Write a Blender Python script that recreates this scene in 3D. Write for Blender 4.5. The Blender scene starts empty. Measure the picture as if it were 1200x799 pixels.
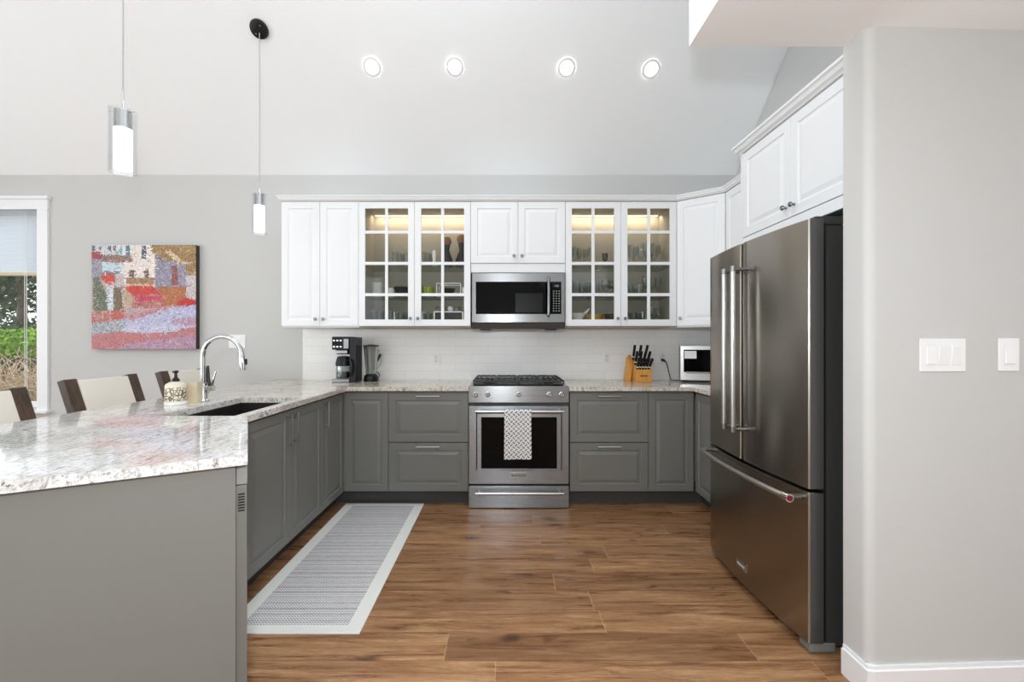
import bpy, bmesh, math, random
from math import pi, sin, cos, radians, sqrt
from mathutils import Vector, Matrix
from mathutils.geometry import tessellate_polygon
random.seed(7)
C = bpy.context.scene.collection
S = bpy.context.scene
# ------------------------------------------------------------ camera, world, light, exposure
CAMZ = 1.265
cam = bpy.data.objects.new('camera', bpy.data.cameras.new('camera')); C.objects.link(cam)
cam.location = (0, 0, CAMZ); cam.rotation_euler = (pi/2, 0, 0)
cam.data.sensor_width = 36; cam.data.lens = 36*522/1200
cam.data.shift_x = 8/1200; cam.data.shift_y = 0.5/1200
cam.data.clip_start = 0.05
S.camera = cam
S.view_settings.view_transform = 'Standard'; S.view_settings.look = 'None'
S.view_settings.exposure = 0.0; S.view_settings.gamma = 1; S.view_settings.use_curve_mapping = False
S.cycles.use_denoising = True
S.cycles.max_bounces = 14; S.cycles.transparent_max_bounces = 24; S.cycles.diffuse_bounces = 6
S.cycles.caustics_reflective = False; S.cycles.caustics_refractive = False
W = bpy.data.worlds.new('World'); S.world = W; W.use_nodes = True
W.node_tree.nodes['Background'].inputs[0].default_value = (0.97, 0.99, 1.0, 1)
W.node_tree.nodes['Background'].inputs[1].default_value = 2.1

def area(name, loc, rot, sx, sy, power, col=(1, 1, 1)):
    l = bpy.data.lights.new(name, 'AREA'); l.shape = 'RECTANGLE'; l.size = sx; l.size_y = sy
    l.energy = power; l.color = col
    o = bpy.data.objects.new(name, l); C.objects.link(o); o.location = loc; o.rotation_euler = rot
    return o
LC = (0.83, 0.925, 1.0)
area('rear_fill', (-3.8, -2.25, 1.45), (radians(90), 0, 0), 2.3, 2.3, 11, LC)  # added fill lamp in the unseen rear wall opening
area('kitchen_top_fill', (-0.4, 1.9, 4.2), (0, 0, 0), 1.6, 1.2, 29, LC)  # invented overhead fill; the vault has no opening here
area('rear_left_fill', (-4.8, -1.6, 1.2), (radians(90), 0, radians(-50)), 1.6, 1.2, 15, LC)  # low fill lamp added at the rear left, no window behind it
area('hall_fill', (4.15, -0.1, 1.45), (radians(90), 0, radians(90)), 1.7, 1.9, 19, LC)  # fill added beside the closed hall wall to light the sink cabinets
area('left_side_fill', (-5.75, 0.6, 1.7), (radians(90), 0, radians(-90)), 3.6, 2.2, 44, LC)  # lamp added inside the left wall opening to brighten the room
area('vault_fill', (-1.6, -0.6, 4.1), (radians(32), 0, radians(-8)), 2.6, 1.2, 12, LC)  # high fill added behind the camera, aimed at the kitchen; no skylight there
area('bulkhead_upward_fill', (1.3, -0.75, 1.5), (radians(180), 0, 0), 1.3, 1.2, 24, LC).data.spread = radians(135)  # upward fill added to brighten the bulkhead; no lamp stands there
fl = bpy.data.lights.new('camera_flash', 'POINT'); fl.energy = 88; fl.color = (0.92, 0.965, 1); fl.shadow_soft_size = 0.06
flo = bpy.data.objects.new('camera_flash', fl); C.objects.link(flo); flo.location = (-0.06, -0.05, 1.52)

# ------------------------------------------------------------ helpers
F = 522.0; CX = 592.0; CY = 400.0
def PX(px, Y): return (px-CX)*Y/F
def PZ(py, Y): return CAMZ-(py-CY)*Y/F
def lin(c): return tuple((v/255/12.92 if v/255 <= 0.04045 else ((v/255+0.055)/1.055)**2.4) for v in c)

class MB:
    def __init__(s): s.bm = bmesh.new()
    def face(s, pts):
        vs = [s.bm.verts.new(p) for p in pts]
        return s.bm.faces.new(vs)
    def box(s, x0, x1, y0, y1, z0, z1, bev=0.0, rot=None, seg=2):
        b = bmesh.new() if (bev or rot is not None) else s.bm
        v = [b.verts.new((x, y, z)) for x in (x0, x1) for y in (y0, y1) for z in (z0, z1)]
        for f in ((0, 1, 3, 2), (4, 6, 7, 5), (0, 4, 5, 1), (2, 3, 7, 6), (0, 2, 6, 4), (1, 5, 7, 3)):
            b.faces.new([v[i] for i in f])
        if b is not s.bm:
            if bev:
                bmesh.ops.recalc_face_normals(b, faces=b.faces[:])
                bmesh.ops.bevel(b, geom=b.edges[:], offset=bev, segments=seg, affect='EDGES', profile=0.6)
            if rot is not None: bmesh.ops.transform(b, matrix=rot, verts=b.verts[:])
            s.merge(b)
        return s
    def merge(s, b):
        m = bpy.data.meshes.new('t'); b.to_mesh(m); b.free(); s.bm.from_mesh(m); bpy.data.meshes.remove(m)
    def tube(s, pts, r, n=12, caps=True):
        pts = [Vector(p) for p in pts]; rs = r if isinstance(r, (list, tuple)) else [r]*len(pts)
        rings = []; up = None
        for i, p in enumerate(pts):
            d = (pts[min(i+1, len(pts)-1)]-pts[max(i-1, 0)]).normalized()
            if up is None: up = Vector((0, 0, 1)) if abs(d.z) < 0.9 else Vector((0, 1, 0))
            a = d.cross(up).normalized(); b = a.cross(d).normalized(); up = b
            rings.append([s.bm.verts.new(p+a*cos(2*pi*k/n)*rs[i]+b*sin(2*pi*k/n)*rs[i]) for k in range(n)])
        for A, B in zip(rings, rings[1:]):
            for k in range(n): s.bm.faces.new((A[k], A[(k+1) % n], B[(k+1) % n], B[k]))
        if caps:
            s.bm.faces.new(rings[0][::-1]); s.bm.faces.new(rings[-1])
        return s
    def lathe(s, prof, c=(0, 0, 0), n=24, M=None, sx=1, sy=1):
        c = Vector(c); rings = []
        for r, z in prof:
            if r < 1e-6: rings.append([s.bm.verts.new((0, 0, z))])
            else: rings.append([s.bm.verts.new((r*cos(2*pi*k/n)*sx, r*sin(2*pi*k/n)*sy, z)) for k in range(n)])
        for A, B in zip(rings, rings[1:]):
            for k in range(n):
                k2 = (k+1) % n
                if len(A) == 1 and len(B) == 1: continue
                if len(A) == 1: s.bm.faces.new((A[0], B[k], B[k2]))
                elif len(B) == 1: s.bm.faces.new((A[k], A[k2], B[0]))
                else: s.bm.faces.new((A[k], A[k2], B[k2], B[k]))
        for R in rings:
            for v in R:
                p = v.co.copy()
                if M is not None: p = M @ p
                v.co = p + c
        return s
    def prism(s, poly, z0, z1, holes=()):
        loops = [[Vector((x, y, 0)) for x, y in poly]]+[[Vector((x, y, 0)) for x, y in h] for h in holes]
        tris = tessellate_polygon(loops)
        flat = [p for l in loops for p in l]
        bot = [s.bm.verts.new((p.x, p.y, z0)) for p in flat]; top = [s.bm.verts.new((p.x, p.y, z1)) for p in flat]
        for t in tris:
            s.bm.faces.new([top[i] for i in t]); s.bm.faces.new([bot[i] for i in reversed(t)])
        k = 0
        for l in loops:
            n = len(l)
            for i in range(n):
                a, b = k+i, k+(i+1) % n
                s.bm.faces.new((bot[a], bot[b], top[b], top[a]))
            k += n
        return s
    def build(s, name, mat, parent=None, smooth=False, loc=(0, 0, 0), rz=0, kind=None, recalc=True, angle=35):
        if recalc: bmesh.ops.recalc_face_normals(s.bm, faces=s.bm.faces[:])
        me = bpy.data.meshes.new(name)
        if smooth:
            for f in s.bm.faces: f.smooth = True
            for e in s.bm.edges:
                if len(e.link_faces) == 2 and e.calc_face_angle(0) > radians(angle): e.smooth = False
        s.bm.to_mesh(me); s.bm.free()
        o = bpy.data.objects.new(name, me); C.objects.link(o)
        if mat: me.materials.append(mat)
        o.location = loc; o.rotation_euler = (0, 0, rz)
        if parent: o.parent = parent
        if kind: o['kind'] = kind
        return o

def thing(name, label, cat, loc=(0, 0, 0), rz=0, group=None):
    o = bpy.data.objects.new(name, None); C.objects.link(o); o.empty_display_size = 0.1
    o.location = loc; o.rotation_euler = (0, 0, rz)
    o['label'] = label; o['category'] = cat
    if group: o['group'] = group
    return o
def tag(o, label, cat, group=None, kind=None):
    o['label'] = label; o['category'] = cat
    if group: o['group'] = group
    if kind: o['kind'] = kind
    return o
def dup(root, loc, rz=None, label=None, group=None):
    r = root.copy(); C.objects.link(r); r.location = loc
    if rz is not None: r.rotation_euler = (0, 0, rz)
    if label: r['label'] = label
    if group: r['group'] = group
    for ch in list(root.children):
        c = ch.copy(); C.objects.link(c); c.parent = r
        for g in list(ch.children):
            d = g.copy(); C.objects.link(d); d.parent = c
    return r

# ------------------------------------------------------------ materials
def mat(name, col, rough=0.5, metal=0.0, spec=0.5, emit=None, es=0.0, coat=0.0, trans=0.0):
    m = bpy.data.materials.new(name); m.use_nodes = True
    b = m.node_tree.nodes['Principled BSDF']
    b.inputs['Base Color'].default_value = (*col, 1); b.inputs['Roughness'].default_value = rough
    b.inputs['Metallic'].default_value = metal; b.inputs['Specular IOR Level'].default_value = spec
    b.inputs['Coat Weight'].default_value = coat; b.inputs['Coat Roughness'].default_value = 0.08
    if emit: b.inputs['Emission Color'].default_value = (*emit, 1); b.inputs['Emission Strength'].default_value = es
    return m
class N:
    def __init__(s, m): s.t = m.node_tree; s.b = s.t.nodes['Principled BSDF']
    def new(s, typ, **kw):
        n = s.t.nodes.new(typ)
        for k, v in kw.items():
            if k.startswith('_'): setattr(n, k[1:], v)
        return n
    def link(s, a, b): s.t.links.new(a, b)
    def put(s, v, sock):
        if isinstance(v, (int, float)): sock.default_value = v
        elif isinstance(v, (tuple, list)): sock.default_value = v if len(v) == len(sock.default_value) else (*v, 1)
        else: s.link(v, sock)
    def math(s, op, a, b=0.0, c=None):
        n = s.t.nodes.new('ShaderNodeMath'); n.operation = op
        s.put(a, n.inputs[0]); s.put(b, n.inputs[1])
        if c is not None: s.put(c, n.inputs[2])
        return n.outputs[0]
    def pos(s): return s.t.nodes.new('ShaderNodeTexCoord').outputs['Object']
    def mapping(s, vec, scale=(1, 1, 1), rot=(0, 0, 0), loc=(0, 0, 0)):
        n = s.t.nodes.new('ShaderNodeMapping'); s.link(vec, n.inputs[0])
        n.inputs['Scale'].default_value = scale; n.inputs['Rotation'].default_value = rot; n.inputs['Location'].default_value = loc
        return n.outputs[0]
    def noise(s, vec, scale, detail=4, rough=0.55, dist=0.0, out='Fac'):
        n = s.t.nodes.new('ShaderNodeTexNoise'); s.link(vec, n.inputs['Vector'])
        n.inputs['Scale'].default_value = scale; n.inputs['Detail'].default_value = detail
        n.inputs['Roughness'].default_value = rough; n.inputs['Distortion'].default_value = dist
        return n.outputs[out]
    def ramp(s, f, stops, interp='LINEAR'):
        n = s.t.nodes.new('ShaderNodeValToRGB'); s.put(f, n.inputs[0]); cr = n.color_ramp; cr.interpolation = interp
        while len(cr.elements) < len(stops): cr.elements.new(0.5)
        for e, (p, c) in zip(cr.elements, stops):
            e.position = p; e.color = (*c, 1) if len(c) == 3 else c
        return n.outputs[0]
    def mix(s, f, a, b, mode='MIX'):
        n = s.t.nodes.new('ShaderNodeMix'); n.data_type = 'RGBA'; n.blend_type = mode
        s.put(f, n.inputs[0]); s.put(a, n.inputs[6]); s.put(b, n.inputs[7])
        return n.outputs[2]
    def bump(s, h, strength=0.2, dist=0.01):
        n = s.t.nodes.new('ShaderNodeBump'); n.inputs['Strength'].default_value = strength; n.inputs['Distance'].default_value = dist
        s.link(h, n.inputs['Height']); s.link(n.outputs[0], s.b.inputs['Normal'])
def paint(name, col, rough=0.5, bump=0.03, scale=180, **k):
    m = mat(name, col, rough, **k); n = N(m)
    v = n.noise(n.pos(), scale, 3); n.bump(v, bump, 0.002)
    c = n.noise(n.pos(), 2.5, 2)
    n.put(n.mix(n.math('MULTIPLY', c, 0.06), (*col, 1), (*[x*0.8 for x in col], 1)), n.b.inputs['Base Color'])
    return m
def brushed(name, col, rough, axis='x', metal=1.0, var=0.12):
    m = mat(name, col, rough, metal); n = N(m)
    sc = {'x': (2, 300, 500), 'z': (220, 220, 1.5), 'y': (220, 1.5, 220)}[axis]
    v = n.noise(n.mapping(n.pos(), sc), 3, 4)
    n.put(n.math('MULTIPLY_ADD', v, var, rough-var/2), n.b.inputs['Roughness'])
    n.b.inputs['Anisotropic'].default_value = 0.75
    n.b.inputs['Anisotropic Rotation'].default_value = 0.25
    tg = n.t.nodes.new('ShaderNodeTangent'); tg.direction_type = 'RADIAL'; tg.axis = 'Z'; n.link(tg.outputs[0], n.b.inputs['Tangent'])
    return m
def glassy(name, tint=(1, 1, 1), base=0.06, edge=0.55, rough=0.02, blend=0.35, edgecol=None):
    m = bpy.data.materials.new(name); m.use_nodes = True; t = m.node_tree; t.nodes.clear()
    out = t.nodes.new('ShaderNodeOutputMaterial'); tr = t.nodes.new('ShaderNodeBsdfTransparent'); gl = t.nodes.new('ShaderNodeBsdfGlossy')
    tr.inputs[0].default_value = (*tint, 1); gl.inputs['Roughness'].default_value = rough
    gl.inputs[0].default_value = (*(edgecol or (1, 1, 1)), 1)
    lw = t.nodes.new('ShaderNodeLayerWeight'); lw.inputs[0].default_value = blend
    mr = t.nodes.new('ShaderNodeMapRange'); mr.inputs['To Min'].default_value = base; mr.inputs['To Max'].default_value = edge
    t.links.new(lw.outputs['Facing'], mr.inputs['Value'])
    mx = t.nodes.new('ShaderNodeMixShader'); t.links.new(mr.outputs[0], mx.inputs[0])
    t.links.new(tr.outputs[0], mx.inputs[1]); t.links.new(gl.outputs[0], mx.inputs[2]); t.links.new(mx.outputs[0], out.inputs[0])
    return m

M = {}
M['wall'] = paint('grey_wall_paint', lin((203, 203, 201)), 0.75)
M['ceil'] = paint('white_ceiling_paint', lin((249, 251, 252)), 0.85)
M['trimw'] = paint('white_trim_paint', lin((243, 244, 246)), 0.35, 0.01)
M['cabw'] = paint('white_cabinet_paint', lin((237, 238, 239)), 0.4, 0.015)
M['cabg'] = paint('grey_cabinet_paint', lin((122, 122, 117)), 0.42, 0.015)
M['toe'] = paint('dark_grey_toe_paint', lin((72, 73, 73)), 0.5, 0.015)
M['panelg'] = paint('grey_end_panel_paint', lin((125, 125, 121)), 0.5, 0.015)
M['interior'] = paint('cabinet_interior_cream', lin((160, 154, 142)), 0.6, 0.01)
M['nickel'] = mat('brushed_nickel', (0.55, 0.54, 0.52), 0.28, 1)
M['knobm'] = mat('dark_nickel', (0.25, 0.25, 0.25), 0.3, 1)
M['chrome'] = mat('chrome', (0.62, 0.63, 0.64), 0.07, 1)
M['steel'] = brushed('stainless_steel', (0.27, 0.275, 0.28), 0.27, 'x')
M['steeld'] = brushed('range_door_steel', (0.33, 0.35, 0.375), 0.28, 'x')
M['fsteel'] = brushed('fridge_dark_stainless', (0.34, 0.31, 0.27), 0.24, 'z')
M['fside'] = mat('fridge_side_grey', (0.13, 0.13, 0.13), 0.35, 0.7)
M['fbody'] = mat('fridge_body_dark', lin((62, 62, 61)), 0.5, 0.2)
M['plast'] = mat('grey_plastic', lin((120, 121, 120)), 0.5)
M['black'] = mat('black_plastic', (0.008, 0.008, 0.009), 0.35, 0, 0.3)
M['bglass'] = mat('black_glass', (0.003, 0.003, 0.003), 0.06, 0, 0.12)
M['iron'] = mat('cast_iron', (0.02, 0.02, 0.021), 0.45)
M['white'] = mat('white_plastic', lin((240, 240, 240)), 0.35)
M['whiteg'] = mat('light_switch_grey', lin((228, 228, 230)), 0.4)
M['glass'] = glassy('window_glass', (0.97, 0.98, 0.97), 0.012, 0.2)
M['gware'] = glassy('glassware', (0.80, 0.83, 0.82), 0.05, 0.7, 0.03, 0.45)
M['shelfg'] = glassy('glass_shelf', (0.74, 0.79, 0.76), 0.05, 0.25, 0.05)
M['pglass'] = glassy('pendant_glass', (0.96, 0.97, 0.98), 0.05, 0.45, 0.02, 0.3)
M['ceramic'] = mat('white_ceramic', lin((228, 226, 222)), 0.25)
M['lime'] = mat('lime_ceramic', lin((150, 165, 20)), 0.3)
M['gold'] = mat('amber_ceramic', lin((190, 140, 30)), 0.35)
M['dwood'] = mat('dark_wood', lin((72, 52, 40)), 0.4)
M['cream'] = paint('cream_leather', lin((240, 232, 220)), 0.5, 0.05, 300)
M['sink'] = mat('black_granite_sink', lin((38, 33, 31)), 0.35)
M['red'] = mat('red_enamel', lin((120, 20, 25)), 0.3)
M['bulb'] = mat('lit_lamp', (1, 1, 1), 0.4, emit=(1, 0.98, 0.95), es=9)
M['rod'] = mat('lit_acrylic_rod', (1, 1, 1), 0.3, emit=(1, 0.99, 0.97), es=1.6)
M['led'] = mat('warm_led_strip', (1, 1, 1), 0.4, emit=(1, 0.80, 0.55), es=1.6)
def wood(name, c0, c1, sc=(3, 40, 40), rough=0.45):
    m = mat(name, c0, rough); n = N(m)
    v = n.noise(n.mapping(n.pos(), sc), 1.5, 5, 0.6, 1.2)
    n.put(n.ramp(v, [(0.3, c0), (0.7, c1)]), n.b.inputs['Base Color']); return m
M['post'] = wood('espresso_wood', lin((52, 38, 30)), lin((92, 70, 54)), (30, 30, 3))
M['block'] = wood('honey_beech', lin((205, 140, 60)), lin((232, 172, 88)), (30, 30, 4))
# granite
def granite():
    m = mat('granite', (0.7, 0.7, 0.68), 0.06, 0, 0.36); n = N(m); p = n.pos()
    big = n.noise(n.mapping(p, (1, 1, 1)), 3.0, 4, 0.6, 0.8)
    base = n.ramp(big, [(0.30, lin((196, 192, 184))), (0.48, lin((222, 219, 214))), (0.62, lin((236, 237, 238))), (0.75, lin((204, 198, 188)))])
    st = n.noise(n.mapping(p, (20, 4.5, 8), (0, 0, radians(-14))), 1.9, 9, 0.74, 1.8)
    stf = n.ramp(st, [(0.52, (0, 0, 0)), (0.58, (0.5,)*3), (0.68, (1.0,)*3)])
    c1 = n.mix(stf, base, (*lin((128, 130, 136)), 1))
    sp = n.noise(p, 75, 5, 0.75)
    c2 = n.mix(n.ramp(sp, [(0.50, (0, 0, 0)), (0.66, (0.75,)*3)]), c1, (*lin((150, 140, 126)), 1))
    dk = n.noise(n.mapping(p, (1, 1, 1), loc=(5, 3, 2)), 48, 4, 0.8)
    dm = n.math('MULTIPLY', n.ramp(dk, [(0.57, (0, 0, 0)), (0.64, (1, 1, 1))]), n.ramp(n.noise(p, 9, 3), [(0.42, (0.15,)*3), (0.60, (1, 1, 1))]))
    c3 = n.mix(dm, c2, (*lin((74, 66, 62)), 1))
    rs = n.noise(n.mapping(p, (1, 1, 1), loc=(9, 1, 0)), 14, 4, 0.7)
    c4 = n.mix(n.ramp(rs, [(0.66, (0, 0, 0)), (0.80, (0.4,)*3)]), c3, (*lin((176, 140, 116)), 1))
    sx = n.t.nodes.new('ShaderNodeSeparateXYZ'); n.link(p, sx.inputs[0])
    wm = n.math('MULTIPLY', n.ramp(n.math('DIVIDE', n.math('ADD', sx.outputs[1], n.math('MULTIPLY', big, 1.2)), 5.0), [(0.50, (0, 0, 0)), (0.78, (1, 1, 1))]), 0.55)  # warmer toward the back: colour of the light put into the stone
    c5 = n.mix(wm, c4, n.mix(1.0, c4, (0.93, 0.82, 0.66, 1), 'MULTIPLY'))
    n.put(c5, n.b.inputs['Base Color']); return m
M['granite'] = granite()
# floor planks
def planks():
    m = mat('wood_laminate', (0.3, 0.17, 0.09), 0.3, 0, 0.45); n = N(m); p = n.pos()
    sx = n.t.nodes.new('ShaderNodeSeparateXYZ'); n.link(p, sx.inputs[0])
    pw, pl = 0.166, 1.25
    row = n.math('FLOOR', n.math('DIVIDE', n.math('ADD', sx.outputs[1], 0.062), pw))
    wn = n.t.nodes.new('ShaderNodeTexWhiteNoise'); wn.noise_dimensions = '1D'; n.link(row, wn.inputs['W'])
    xs = n.math('DIVIDE', n.math('ADD', sx.outputs[0], n.math('MULTIPLY', wn.outputs['Value'], 7.3)), pl)
    col = n.math('FLOOR', xs)
    idv = n.math('ADD', n.math('MULTIPLY', row, 12.37), n.math('MULTIPLY', col, 5.71))
    w2 = n.t.nodes.new('ShaderNodeTexWhiteNoise'); w2.noise_dimensions = '1D'; n.link(idv, w2.inputs['W'])
    cb = n.t.nodes.new('ShaderNodeCombineXYZ'); n.link(sx.outputs[0], cb.inputs[0]); n.link(sx.outputs[1], cb.inputs[1]); n.link(n.math('MULTIPLY', w2.outputs['Value'], 40), cb.inputs[2])
    g1 = n.noise(n.mapping(cb.outputs[0], (1.3, 15, 1)), 1.7, 7, 0.62, 0.6)
    g2 = n.noise(n.mapping(cb.outputs[0], (3.5, 70, 1)), 2.0, 4, 0.6)
    base = n.ramp(g1, [(0.26, lin((104, 70, 46))), (0.42, lin((158, 114, 78))), (0.56, lin((190, 146, 104))), (0.75, lin((218, 176, 134)))])
    c = n.mix(n.math('MULTIPLY', g2, 0.56), base, (*lin((96, 60, 38)), 1))
    tone = n.ramp(w2.outputs['Value'], [(0.0, (0.78, 0.75, 0.73)), (0.35, (0.98, 0.97, 0.97)), (1.0, (1.18, 1.18, 1.18))])
    c = n.mix(1.0, c, tone, 'MULTIPLY')
    vo = n.t.nodes.new('ShaderNodeTexVoronoi'); vo.inputs['Scale'].default_value = 1.0; vo.inputs['Randomness'].default_value = 1
    n.link(n.mapping(n.mix(0.06, cb.outputs[0], n.noise(p, 9, 3, out='Color')), (2.4, 5.8, 1)), vo.inputs['Vector'])
    kn = n.ramp(n.math('ADD', vo.outputs['Distance'], n.math('MULTIPLY', n.noise(n.mapping(p, (20, 60, 1)), 1.5, 3), 0.12)), [(0.10, (1, 1, 1)), (0.20, (0.25,)*3), (0.28, (0, 0, 0))])
    c = n.mix(n.math('MULTIPLY', kn, 0.9), c, (*lin((62, 36, 22)), 1))
    v2 = n.t.nodes.new('ShaderNodeTexVoronoi'); v2.inputs['Scale'].default_value = 1.0
    n.link(n.mapping(n.mix(0.08, cb.outputs[0], n.noise(p, 14, 3, out='Color')), (4.2, 9.5, 1), loc=(3.3, 1.7, 0)), v2.inputs['Vector'])
    c = n.mix(n.math('MULTIPLY', n.ramp(v2.outputs['Distance'], [(0.05, (1, 1, 1)), (0.16, (0, 0, 0))]), 0.7), c, (*lin((78, 46, 28)), 1))
    fg_ = n.noise(n.mapping(cb.outputs[0], (9, 120, 1)), 2.2, 5, 0.7)
    c = n.mix(n.ramp(fg_, [(0.50, (0, 0, 0)), (0.66, (0.5,)*3)]), c, (*lin((98, 64, 42)), 1))
    fy = n.math('FRACT', n.math('DIVIDE', n.math('ADD', sx.outputs[1], 0.062), pw)); fx = n.math('FRACT', xs)
    ey = n.math('LESS_THAN', fy, 0.022); ex = n.math('LESS_THAN', fx, 0.0028)
    c = n.mix(n.math('MULTIPLY', ey, 0.55), c, (*lin((70, 42, 28)), 1))
    c = n.mix(n.math('MULTIPLY', ex, 0.6), c, (*lin((206, 170, 135)), 1))
    n.put(n.mix(n.ramp(n.noise(n.mapping(cb.outputs[0], (1, 7, 1)), 5.5, 8, 0.75, 1.0), [(0.56, (0, 0, 0)), (0.70, (0.8,)*3)]), c, (*lin((92, 58, 38)), 1)), n.b.inputs['Base Color'])
    n.put(n.math('MULTIPLY_ADD', g1, 0.18, 0.20), n.b.inputs['Roughness'])
    n.bump(n.math('SUBTRACT', g2, n.math('MULTIPLY', n.math('MAXIMUM', ey, ex), 1.5)), 0.12, 0.002)
    return m
M['floor'] = planks()
def tiles():
    m = mat('subway_tile', lin((226, 224, 220)), 0.28, 0, 0.5); n = N(m); p = n.pos()
    b = n.t.nodes.new('ShaderNodeTexBrick'); n.link(n.mapping(p, (1, 1, 1), (radians(90), 0, 0)), b.inputs['Vector'])
    b.inputs['Scale'].default_value = 1; b.inputs['Brick Width'].default_value = 0.30; b.inputs['Row Height'].default_value = 0.0765
    b.inputs['Mortar Size'].default_value = 0.0016; b.inputs['Mortar Smooth'].default_value = 0.2
    b.inputs['Color1'].default_value = (*lin((246, 245, 243)), 1); b.inputs['Color2'].default_value = (*lin((243, 242, 240)), 1); b.inputs['Mortar'].default_value = (*lin((228, 226, 223)), 1)
    n.put(b.outputs['Color'], n.b.inputs['Base Color'])
    n.bump(n.math('SUBTRACT', 1.0, b.outputs['Fac']), 0.25, 0.001); return m
M['tile'] = tiles()
def rugmat():
    m = mat('woven_rug', (0.7, 0.7, 0.7), 0.95, 0, 0.1); n = N(m); p = n.pos()
    s = n.t.nodes.new('ShaderNodeSeparateXYZ'); n.link(p, s.inputs[0])
    zx = n.math('PINGPONG', s.outputs[0], 0.007)
    ph = n.math('FRACT', n.math('DIVIDE', n.math('ADD', s.outputs[1], n.math('MULTIPLY', zx, 0.9)), 0.014))
    ln = n.math('LESS_THAN', ph, 0.45)
    nz = n.noise(n.mapping(p, (6, 40, 1)), 3, 3)
    band = n.math('LESS_THAN', n.math('FRACT', n.math('DIVIDE', s.outputs[1], 0.046)), 0.14)
    d = n.math('MAXIMUM', ln, n.math('MULTIPLY', band, 0.8))
    c = n.mix(n.math('MULTIPLY', d, n.math('ADD', nz, 0.35)), (*lin((236, 233, 233)), 1), (*lin((140, 138, 141)), 1))
    ax = n.math('ABSOLUTE', s.outputs[0]); ay = n.math('ABSOLUTE', s.outputs[1])
    bd = n.math('MAXIMUM', n.math('GREATER_THAN', ax, 0.235), n.math('GREATER_THAN', ay, 0.715))
    c = n.mix(bd, c, (*lin((238, 237, 232)), 1))
    n.put(c, n.b.inputs['Base Color'])
    n.bump(n.math('ADD', n.noise(p, 350, 2), d), 0.4, 0.003); return m
M['rug'] = rugmat()
def attrmat(name, rough=0.6):
    m = mat(name, (1, 1, 1), rough); n = N(m); a = n.t.nodes.new('ShaderNodeAttribute'); a.attribute_name = 'Col'
    n.put(a.outputs['Color'], n.b.inputs['Base Color']); return m
M['art'] = attrmat('painted_canvas'); M['towel'] = attrmat('patterned_cotton', 0.95)
def leafmat(name, a, b, sc=6):
    m = mat(name, a, 0.7); n = N(m)
    n.put(n.ramp(n.noise(n.pos(), sc, 3), [(0.35, a), (0.65, b)]), n.b.inputs['Base Color']); return m
M['leafd'] = leafmat('dark_foliage', lin((48, 66, 50)), lin((92, 110, 84)))
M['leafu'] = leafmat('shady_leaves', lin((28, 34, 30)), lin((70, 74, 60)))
M['leafg'] = leafmat('green_hedge', lin((84, 128, 40)), lin((160, 196, 70)))
M['twig'] = leafmat('dry_twigs', lin((150, 124, 100)), lin((225, 205, 178)), 20)
M['grass'] = leafmat('grass_ground', lin((96, 120, 70)), lin((130, 140, 90)))
M['blind'] = mat('white_blind', lin((236, 238, 242)), 0.5); M['rail'] = mat('beige_rail', lin((214, 198, 168)), 0.5)
_n = N(M['blind']); _t = _n.t.nodes.new('ShaderNodeBsdfTranslucent'); _t.inputs[0].default_value = (0.9, 0.92, 0.95, 1); _x = _n.t.nodes.new('ShaderNodeMixShader'); _x.inputs[0].default_value = 0.85
_n.link(_n.b.outputs[0], _x.inputs[1]); _n.link(_t.outputs[0], _x.inputs[2]); _n.link(_x.outputs[0], _n.t.nodes['Material Output'].inputs[0])
b_ = M['blind'].node_tree.nodes['Principled BSDF']; b_.inputs['Subsurface Weight'].default_value = 0.0

# ------------------------------------------------------------ setting
YW, XR = 4.034, 2.087          # back wall, right wall
SL = 0.875; ZC = 2.764          # sloped ceiling: rise per metre, height at the back wall
def struct(name, mb, m): return mb.build(name, m, kind='structure')
struct('floor', MB().box(-6.1, 4.3, -3.2, YW+0.15, -0.1, 0), M['floor'])
WX0, WX1, WZ0, WZ1 = -5.55, -4.22, 0.665, 2.455    # window opening
w = MB()
w.box(WX1, XR+0.12, YW, YW+0.15, 0, ZC+0.13); w.box(-6.1, WX0, YW, YW+0.15, 0, ZC+0.13)
w.box(WX0, WX1, YW, YW+0.15, 0, WZ0); w.box(WX0, WX1, YW, YW+0.15, WZ1, ZC+0.13)
struct('wall_back', w, M['wall'])
YR = 0.9; ZR = ZC+SL*(YW-YR)
def yz_prism(mb, x0, x1, pts):
    a = [mb.bm.verts.new((x0, y, z)) for y, z in pts]; b = [mb.bm.verts.new((x1, y, z)) for y, z in pts]
    n = len(pts); mb.bm.faces.new(a); mb.bm.faces.new(b[::-1])
    for i in range(n): mb.bm.faces.new((a[i], a[(i+1) % n], b[(i+1) % n], b[i]))
    return mb
YB = -2.2; ZB = ZR-SL*(YR-YB)
struct('ceiling_vault', yz_prism(MB(), -6.1, XR+0.1, [(YW+0.01, ZC), (YR, ZR), (YB, ZB), (YB, ZB+0.15), (YR, ZR+0.18), (YW+0.01, ZC+0.16)]), M['ceil'])
struct('wall_right', yz_prism(MB(), XR, XR+0.12, [(1.70, 0), (YW, 0), (YW, ZC), (1.70, ZC+SL*(YW-1.70))]), M['wall'])
struct('ceiling_bulkhead', yz_prism(MB(), 0.702, 4.3, [(YB, 2.39), (1.70, 2.39), (1.70, ZC+SL*(YW-1.70)), (YR, ZR), (YB, ZB)]), M['ceil'])
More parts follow.
